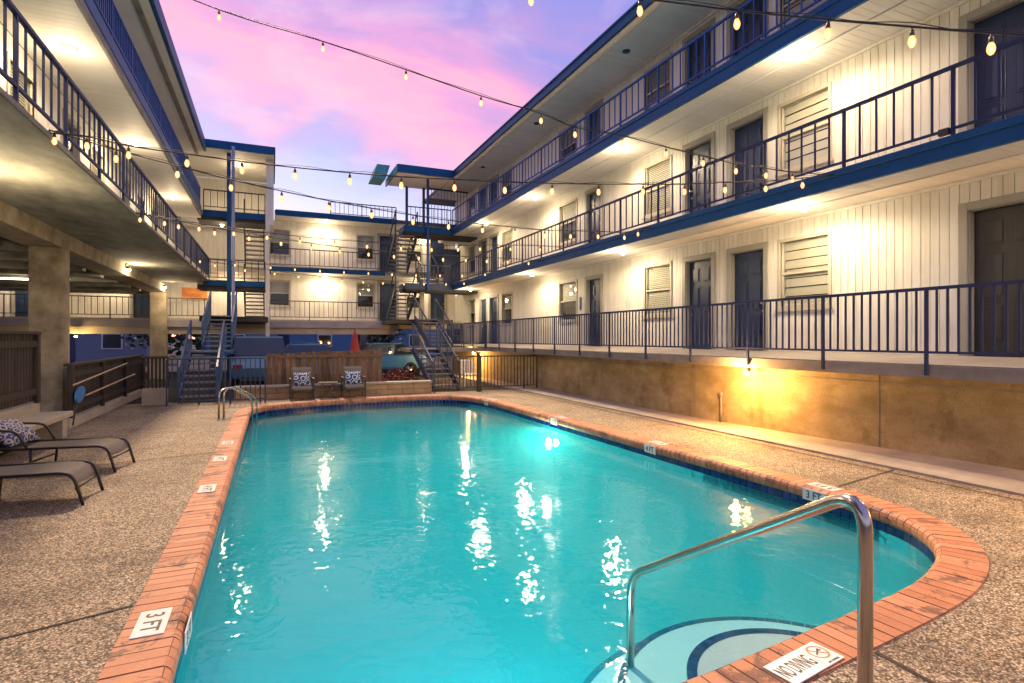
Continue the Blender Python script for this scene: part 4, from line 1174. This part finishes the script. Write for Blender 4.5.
# closed red umbrella and red shrub behind the fence
um = thing('patio_umbrella', 'closed dark red umbrella standing behind the brown board fence', 'umbrella', (2.62,19.6,0))
MB().lathe([(.22,.85),(.20,1.0),(.14,1.4),(.08,1.75),(.02,1.95)], (2.62,19.6,0), 10).build('canopy', M['red'], um)
MB().tube([(2.62,19.6,0),(2.62,19.6,2.0)], .022, 8).build('pole', M['black'], um)
MB().lathe([(.24,0),(.24,.05),(.06,.09)], (2.62,19.6,0), 16).build('base', M['black'], um)
rsx = MB()
for i in range(900):
    a = random.uniform(0,2*PI); rr = random.random()**.5*.6; z = .06+random.random()*.62*(1-(rr/.75)**2)
    p = Vector((3.85+rr*math.cos(a)*1.25, 18.6+rr*math.sin(a)*.6, z)); s = random.uniform(.03,.06)
    d1 = Vector((random.uniform(-1,1),random.uniform(-1,1),random.uniform(-.5,1))).normalized(); d2 = d1.cross(Vector((random.uniform(-1,1),random.uniform(-1,1),.3))).normalized()
    rsx.add([p-d1*s, p+d2*s*.5, p+d1*s, p-d2*s*.5],[(0,1,2,3)])
tag(rsx.build('shrub', mat_var('red_leaves',(.10,.012,.012),(.22,.04,.03),9,.6,0)), 'dark red leafy shrub behind the picket fence beside the right stairs', 'shrub')

# ------------------------------------------------------------------ parked cars under the back wing
def car(label, x, y, rz, paint, L=4.3, Wd=1.78, H=1.45, van=False):
    c = thing('parked_car', label, 'car', (0,0,0), 'cars parked behind the pool')
    h = Wd/2
    if van: low = [(-2.1,.35),(2.05,.35),(2.15,.6),(2.1,.95),(1.55,1.05),(1.0,1.08),(-2.1,1.08),(-2.15,.7)]
    else: low = [(-2.1,.35),(2.05,.35),(2.15,.55),(2.08,.78),(1.1,.92),(-1.5,.95),(-2.1,.9),(-2.15,.6)]
    MB().add([(px,-h,pz) for px,pz in low]+[(px,h,pz) for px,pz in low],
        [tuple(range(8)), tuple(range(8,16))[::-1]]+[(i,8+i,8+(i+1)%8,(i+1)%8) for i in range(8)]).build('body', paint, c, .06, 3)
    if van: g0, g1 = [(1.45,1.08),(-2.08,1.08)], [(.75,H),(-1.95,H)]
    else: g0, g1 = [(1.0,.93),(-1.75,.95)], [(.25,H),(-1.0,H)]
    def cab(m, inset, zs=0):
        vs = []
        for (px,pz), k in ((g0[0],.02),(g0[1],.02),(g1[1],.18),(g1[0],.18)):
            for sy in (-1,1): vs.append((px, sy*(h-k-inset), pz+zs))
        return m.add(vs, [(0,1,3,2),(4,5,7,6),(0,2,4,6),(1,7,5,3),(2,3,5,4),(0,6,7,1)])
    cab(MB(), 0).build('window_band', M['carglass'], c, .03, 2)
    (xa,_),(xb,_) = g1
    MB().box(xb-.03, xa+.03, -h+.16, h-.16, H-.03, H+.02).build('roof', paint, c, .018, 2)
    for px in (1.35,-1.35):
        for sy in (-1,1):
            w_ = MB(); prof = [(.0,-.11),(.30,-.10),(.32,-.05),(.32,.05),(.30,.10),(.0,.11)]
            w_.lathe([(r, z) for r, z in prof], (0,0,0), 20); w_.v = [(px+vx, sy*(h-.10)+vz, .32+vy) for vx,vy,vz in w_.v]
            wh = w_.build('wheel', M['rubber'], c)
            r_ = MB(); r_.lathe([(.0,-.118),(.19,-.116),(.19,.116),(.0,.118)], (0,0,0), 16); r_.v = [(px+vx, sy*(h-.10)+vz, .32+vy) for vx,vy,vz in r_.v]
            r_.build('rim', M['steel'], wh)
    for sy in (-1,1):
        MB().box(2.08,2.13,sy*h*.72-.16,sy*h*.72+.16,.62,.74).build('headlight', M['white'], c, .01, 1)
        MB().box(-2.15,-2.10,sy*h*.72-.14,sy*h*.72+.14,.66,.82).build('tail_light', M['red'], c, .01, 1)
    c.location = (x,y,-.02); c.rotation_euler.z = rz
car('blue parked car seen over the brown board fence', 1.6, 22.6, R(4), M['carblue'])
car('pale blue van parked beside the left stairs', -.35, 22.4, R(90), M['carsilver'], H=1.72, van=True)
car('blue parked car farther back under the back wing near the right stairs', 4.3, 25.5, R(-176), M['carblue'])
car('pale blue parked car behind the closed red umbrella', 2.0, 31.5, R(2), M['carsilver'])

# the street beyond, seen under the wings
def house(label, x, y, w, d, h, col, rcol):
    t = thing('house', label, 'house', (x,y,0), 'houses on the street beyond')
    mw = mat_var('house_wall', tuple(c*.9 for c in col), col, 1.5, .8, .1); mr = mat_var('house_roof', tuple(c*.8 for c in rcol), rcol, 3, .9, .2)
    MB().box(x-w/2,x+w/2,y,y+d,0,h).build('wall', mw, t)
    MB().xprism([(y-.4,h),(y+d+.4,h),(y+d/2,h+1.7)], x-w/2-.4, x+w/2+.4).build('roof', mr, t)
    for k in (-.3,.28):
        f = MB().box(x+w*k-.6,x+w*k+.6,y-.06,y-.005,.9,2.0).build('window', M['white'], t); MB().box(x+w*k-.52,x+w*k+.52,y-.08,y-.061,.98,1.92).build('pane', M['carglass'], f)
    MB().box(x-.45,x+.45,y-.05,y-.005,0,2.05).build('door', M['door'], t)
house('low pale house beyond the left carport', -12.5, 46, 9, 8, 2.6, (.20,.23,.29), (.10,.11,.14))
house('low grey blue house beyond the board fence', 1, 52, 12, 8, 2.8, (.09,.21,.34), (.06,.12,.20))
house('low grey house beyond the right stairs', 15, 50, 10, 8, 2.8, (.10,.20,.32), (.06,.12,.19))
house('low blue house far left beyond the carport', -27, 44, 10, 8, 2.8, (.16,.22,.30), (.10,.11,.14))
def street_tree(label, x, y, h, cr):
    t = thing('tree', label, 'tree', (x,y,0), 'dark trees along the street beyond')
    tk = MB().tube([(x,y,0),(x+.1,y,h*.3),(x+.05,y,h*.6)], [.18,.13,.06], 8); 
    for k in range(5):
        a = k*1.3; tk.tube([(x+.1,y,h*.35),(x+.1+math.cos(a)*cr*.6,y+math.sin(a)*cr*.6,h*.7)], [.07,.02], 6)
    tk.build('trunk', M['woodfence'], t)
    cm = MB()
    for i in range(1100):
        v = Vector((random.gauss(0,1),random.gauss(0,1),random.gauss(0,1))).normalized()*random.random()**.4
        k = .75+.35*math.sin(v.x*5+x)*math.cos(v.y*4)
        p = Vector((x,y,h*.55))+Vector((v.x*cr*k, v.y*cr*k, v.z*h*.48*k)); sz = random.uniform(.10,.22)
        d1 = Vector((random.uniform(-1,1),random.uniform(-1,1),random.uniform(-1,1))).normalized(); d2 = d1.cross(Vector((random.uniform(-1,1),.3,random.uniform(-1,1)))).normalized()
        cm.add([p-d1*sz, p+d2*sz*.6, p+d1*sz, p-d2*sz*.6],[(0,1,2,3)])
    cm.build('crown', M['leaf'], t)
M['leaf'] = mat_var('tree_leaves', (.015,.03,.018), (.05,.075,.03), 3, .6, 0)
for x, y, h, lab in ((-20,41,4.5,'dark tree beyond the carport left of the pale house'),(-6.6,43,4.2,'dark tree between the pale house and the grey blue house'),(8.2,45,4.6,'dark tree between the grey blue house and the right stairs'),(23,46,4.8,'dark tree at the far right of the street'),(-34,46,5,'dark tree at the far left of the street')):
    street_tree(lab, x, y, h, 2.3)
hg = MB()
for i in range(5200):
    x = random.uniform(-70,80); y = 62+random.uniform(-1.5,1.5); z = random.random()**.7*4.2*(.8+.2*math.sin(x*.5)); sz = random.uniform(.25,.55)
    p = Vector((x,y,z)); d1 = Vector((random.uniform(-1,1),random.uniform(-.5,.5),random.uniform(-1,1))).normalized(); d2 = d1.cross(Vector((.2,1,random.uniform(-1,1)))).normalized()
    hg.add([p-d1*sz, p+d2*sz*.7, p+d1*sz, p-d2*sz*.7],[(0,1,2,3)])
tag(hg.build('far_trees', M['leaf']), 'dark mass of far trees behind the street houses', 'trees', kind='stuff')
t = thing('wall_lamp', 'bright yellow lamp hanging under the back wing beyond the left board fence', 'wall lamp', (-7.05,27.0,1.83))
put('housing', FL, t, (-7.05,27.0,1.83)); put('bulb', FLB, t, (-7.05,27.0,1.83)); point('wall_lamp_light', (-7.05,26.95,1.62), 25, (1,.65,.2), t, .05)
cw = thing('siding_wall', 'lavender grey horizontal board wall at the back of the left carport', 'wall', (-11,25.5,0))
k = MB()
for i in range(6): k.box(-15,-8.95,25.5+.0,25.56,1.90+i*.21,2.10+i*.21)
k.build('boards', mat_var('lavender_siding',(.30,.29,.34),(.38,.36,.42),2,.6,.05), cw)
MB().box(-15,-8.95,25.561,25.7,0,3.2).build('backing', M['dark'], cw)

# ------------------------------------------------------------------ depth markers and the no diving tile
def text(parent, s, loc, size, rot, mat, bold=.006, sx=1.0):
    cu = bpy.data.curves.new('lettering_font', 'FONT'); cu.body = s; cu.size = size; cu.align_x = 'CENTER'; cu.align_y = 'CENTER'
    cu.extrude = .0008; cu.offset = bold*size*.9; cu.materials.append(mat)
    tmp = bpy.data.objects.new('lettering_font', cu)
    me = bpy.data.meshes.new_from_object(tmp); bpy.data.objects.remove(tmp); bpy.data.curves.remove(cu)
    me.name = 'lettering'
    if not me.materials: me.materials.append(mat)
    o = bpy.data.objects.new('lettering', me); link(o); o.parent = parent; o.location = loc; o.rotation_euler = rot; o.scale = (sx,1,1)
    return o
def tile_obj(name, label, cat, w, h, loc, rot, group='white depth marker tiles'):
    me = MB().box(-w/2,w/2,-h/2,h/2,0,.006).mesh(name, M['white'], (0,0,0), .0015, 1)
    o = bpy.data.objects.new(name, me); link(o); o.location = loc; o.rotation_euler = rot
    return tag(o, label, cat, group)
def deck_marker(label, x, y, s, right, ang=0):
    rz = (-PI/2 if not right else PI/2)+ang
    o = tile_obj('depth_marker', label, 'depth marker', .33, .165, (x,y,.0125), (0,0,rz))
    text(o, s, (0,-.003,.0066), .135, (0,0,0), M['ink'], .012, .95)
def face_marker(label, x, y, s, right):
    rot = (PI/2,0,-PI/2) if right else (PI/2,0,PI/2)
    o = tile_obj('depth_marker', label, 'depth marker', .28, .125, (x,y,-.070), rot)
    text(o, s, (0,-.002,.0066), .115, (0,0,0), M['ink'], .012, .9)
deck_marker('white 3 FT tile on the left coping nearest the camera', -.635,3.82,'3 FT',False)
face_marker('3 FT tile on the pool face of the left coping', -.452,3.80,'3 FT',False)
deck_marker('white 4 FT tile on the left coping beside the near sun lounger', -.645,6.98,'4 FT',False)
deck_marker('white 4 FT tile on the left coping beside the second sun lounger', -.64,8.62,'4 FT',False)
deck_marker('white 5 FT tile on the left coping farthest from the camera', -.63,9.9,'5 FT',False)
for y, s, lab, xx in ((4.35,'3 FT','nearest the handrail',5.515),(7.2,'4 FT','in the middle of the right side',5.475),(10.35,'5 FT','beside the underwater lamp',5.43),(14.1,'6 FT','at the far right corner',5.335)):
    deck_marker('%s tile on top of the right coping %s' % (s, lab), xx+.14, y, s, True, 0 if y < 14 else .3)
    face_marker('%s tile on the right pool face %s' % (s, lab), xx-.024, y, s, True)
nd = tile_obj('no_diving_tile', 'white NO DIVING tile with a red crossed diver set in the near coping', 'sign', .44, .175, (2.50,2.035,.0125), (0,0,R(9)), None)
text(nd, 'NO DIVING', (-.075,-.005,.0066), .075, (0,0,0), M['ink'], .012, .72).scale = (.66,1.75,1)
text(nd, 'NO DIVING', (.145,-.072,.0066), .018, (0,0,0), M['ink'], .006)
rg = MB(); k = 32
for i in range(k):
    a0, a1 = 2*PI*i/k, 2*PI*(i+1)/k; ro_, ri_ = .058, .047
    rg.add([(ro_*math.cos(a0),ro_*math.sin(a0),0),(ro_*math.cos(a1),ro_*math.sin(a1),0),(ri_*math.cos(a1),ri_*math.sin(a1),0),(ri_*math.cos(a0),ri_*math.sin(a0),0)],[(0,1,2,3)])
rg.add([(-.038,.030,.0002),(-.030,.038,.0002),(.038,-.030,.0002),(.030,-.038,.0002)],[(0,1,2,3)])
me = rg.mesh('symbol', M['inkorange']); o = bpy.data.objects.new('symbol', me); link(o); o.parent = nd; o.location = (.145,.012,.0068)
dv = MB(); dv.bar((-.03,-.012,0),(.012,.012,0),.010,.001); dv.bar((.012,.012,0),(.032,.004,0),.007,.001); dv.lathe([(.0075,-.0004),(.0075,.0004)], (.022,.018,0), 10)
me = dv.mesh('diver', M['ink']); o = bpy.data.objects.new('diver', me); link(o); o.parent = nd; o.location = (.145,.010,.0076)
ln = MB().box(-.0012,.0012,-.085,.085,0,.0004).mesh('grout_line', M['mortar']); o = bpy.data.objects.new('grout_line', ln); link(o); o.parent = nd; o.location = (.068,0,.0062)

# ------------------------------------------------------------------ string lights
BULB = MB().lathe([(.003,-.150),(.014,-.144),(.0235,-.126),(.0265,-.108),(.022,-.086),(.012,-.062)], n=14).mesh('bulb', M['bulb'])
SOCK = MB().lathe([(.004,0),(.006,-.002),(.006,-.022),(.014,-.026),(.017,-.060),(.015,-.066)], n=10).mesh('socket', M['socket'])
def string_lights(label, A, B, bulbs, tail=.16):
    t = thing('string_lights', label, 'string lights', A, 'strings of bulbs across the courtyard')
    hook = [Vector((x,y,z+.115)) for x,y,z in bulbs]
    pts = [Vector(A)]+hook+[Vector(B)]
    sm_ = []
    for i in range(len(pts)-1):
        p0 = pts[max(i-1,0)]; p1 = pts[i]; p2 = pts[i+1]; p3 = pts[min(i+2,len(pts)-1)]
        for j in range(4):
            u = j/4; sm_.append((2*p1+(p2-p0)*u+(2*p0-5*p1+4*p2-p3)*u*u+(3*p1-p0-3*p2+p3)*u**3)*.5)
    sm_.append(pts[-1])
    MB().tube(sm_, .0075, 6).build('wire', M['wire'], t)
    MB().tube([p+Vector((0,0,.018+.012*math.sin(i*1.3))) for i, p in enumerate(sm_)], .0035, 5).build('messenger_cable', M['wire'], t)
    for h in hook:
        b = put('bulb', BULB, t, h)
        o = bpy.data.objects.new('socket', SOCK); link(o); o.parent = b
    return t
def clean(pts, k=2):                       # a hanging wire is smooth: fit z by a running mean
    out = []
    for i, p in enumerate(pts):
        j0, j1 = max(0,i-k), min(len(pts)-1,i+k); j = min(i-j0, j1-i)
        seg = pts[i-j:i+j+1]; out.append((p[0],p[1],sum(q[2] for q in seg)/len(seg)))
    return out
S = {}
S['S1'] = [(-0.669, 8.833, 6.155), (0.674, 8.318, 5.736), (1.761, 7.901, 5.335), (2.755, 7.521, 5.026), (3.557, 7.213, 4.682), (4.015, 7.038, 4.617), (4.651, 6.794, 4.454), (5.251, 6.564, 4.348), (5.759, 6.369, 4.152), (6.214, 6.195, 4.085), (6.629, 6.036, 4.022), (6.998, 5.894, 3.978)]
S['S2'] = [(2.173, 4.611, 4.727), (2.845, 3.894, 4.382), (3.362, 3.342, 4.105), (3.79, 2.885, 3.893), (4.144, 2.508, 3.739), (4.447, 2.185, 3.606)]
S['S3a'] = [(-1.877, 7.577, 3.791), (-1.472, 7.495, 3.714), (-0.885, 7.376, 3.649), (-0.311, 7.26, 3.602), (0.262, 7.144, 3.57), (0.878, 7.019, 3.557), (1.479, 6.898, 3.548), (2.124, 6.768, 3.527), (2.757, 6.64, 3.529), (3.373, 6.515, 3.604), (4.002, 6.388, 3.572), (4.625, 6.262, 3.646), (5.227, 6.14, 3.658), (5.833, 6.017, 3.705), (6.463, 5.89, 3.775), (7.052, 5.771, 3.865)]
S['S3b'] = [(-2.191, 7.657, 3.829), (-1.651, 7.782, 3.729), (-1.053, 7.92, 3.654), (-0.473, 8.054, 3.569), (0.133, 8.194, 3.531), (0.757, 8.339, 3.489), (1.377, 8.482, 3.479), (2.035, 8.634, 3.465), (2.653, 8.777, 3.46), (3.296, 8.926, 3.455), (3.966, 9.081, 3.484), (4.63, 9.234, 3.563), (5.252, 9.378, 3.598), (5.967, 9.544, 3.605), (6.711, 9.716, 3.748), (7.118, 9.81, 3.851)]
S['S4a'] = [(-1.804, 12.017, 3.772), (-1.258, 12.138, 3.755), (-0.673, 12.267, 3.674), (-0.075, 12.399, 3.672), (0.556, 12.539, 3.661), (1.265, 12.695, 3.711), (1.983, 12.854, 3.687), (2.787, 13.032, 3.724), (3.566, 13.204, 3.79), (4.284, 13.363, 3.815), (4.919, 13.503, 3.925), (5.854, 13.71, 4.039), (6.837, 13.927, 4.105)]
S['S4b'] = [(-2.173, 11.942, 3.791), (-1.595, 12.133, 3.735), (-1.012, 12.326, 3.718), (-0.409, 12.525, 3.655), (0.193, 12.724, 3.624), (0.806, 12.927, 3.625), (1.425, 13.131, 3.577), (2.096, 13.353, 3.594), (2.731, 13.563, 3.604), (3.4, 13.784, 3.656), (4.087, 14.011, 3.688), (4.781, 14.241, 3.715), (5.466, 14.467, 3.767), (6.2, 14.71, 3.836), (6.973, 14.965, 3.854)]
S['S5a'] = [(-2.087, 20.411, 4.103), (-1.073, 20.244, 4.006), (-0.012, 20.068, 3.96), (0.73, 19.946, 3.906), (1.511, 19.816, 3.886), (2.273, 19.69, 3.891), (3.064, 19.56, 3.862), (3.844, 19.43, 3.849), (4.653, 19.297, 3.836), (5.479, 19.16, 3.823), (6.251, 19.032, 3.843), (7.074, 18.896, 3.937)]
S['S5b'] = [(-1.666, 20.463, 4.002), (-0.79, 20.506, 3.886), (0.112, 20.55, 3.785), (0.865, 20.587, 3.722), (1.572, 20.622, 3.731), (2.317, 20.658, 3.695), (3.058, 20.695, 3.656), (3.772, 20.73, 3.628), (4.554, 20.768, 3.646), (5.324, 20.806, 3.678), (6.201, 20.849, 3.715), (6.942, 20.886, 3.785)]
string_lights('bulb string sloping from the left top balcony down to the right middle railing', (-2.40,9.5,7.0), (7.58,5.66,4.05), clean(S['S1'],1))
string_lights('bulb string nearest the camera crossing the upper right of the view', (-2.40,9.5,7.05), (7.58,-1.2,2.98), [(-1.55,8.6,6.75),(-.85,7.85,6.35),(-.1,7.05,5.95),(.7,6.2,5.52),(1.45,5.4,5.10)]+clean(S['S2'],1)+[(4.9,1.7,3.42),(5.5,1.1,3.25)])
string_lights('bulb string from the left slab edge to the railing by the shuttered window', (-2.22,7.65,3.92), (7.58,5.66,4.05), clean(S['S3a']))
string_lights('bulb string from the left slab edge to the right railing beyond the blue doors', (-2.22,7.65,3.92), (7.58,9.93,4.05), clean(S['S3b']))
string_lights('upper bulb string of the pair from the middle of the left slab', (-2.22,11.92,3.92), (7.58,14.1,4.25), clean(S['S4a']))
string_lights('lower bulb string of the pair from the middle of the left slab', (-2.22,11.92,3.92), (7.58,15.2,4.0), clean(S['S4b']))
string_lights('far bulb string below the back upper railing, upper of its pair', (-2.22,20.43,4.2), (7.58,18.8,4.1), clean(S['S5a']))
string_lights('far bulb string below the back upper railing, lower of its pair', (-2.22,20.43,4.15), (7.58,20.92,4.0), clean(S['S5b']))
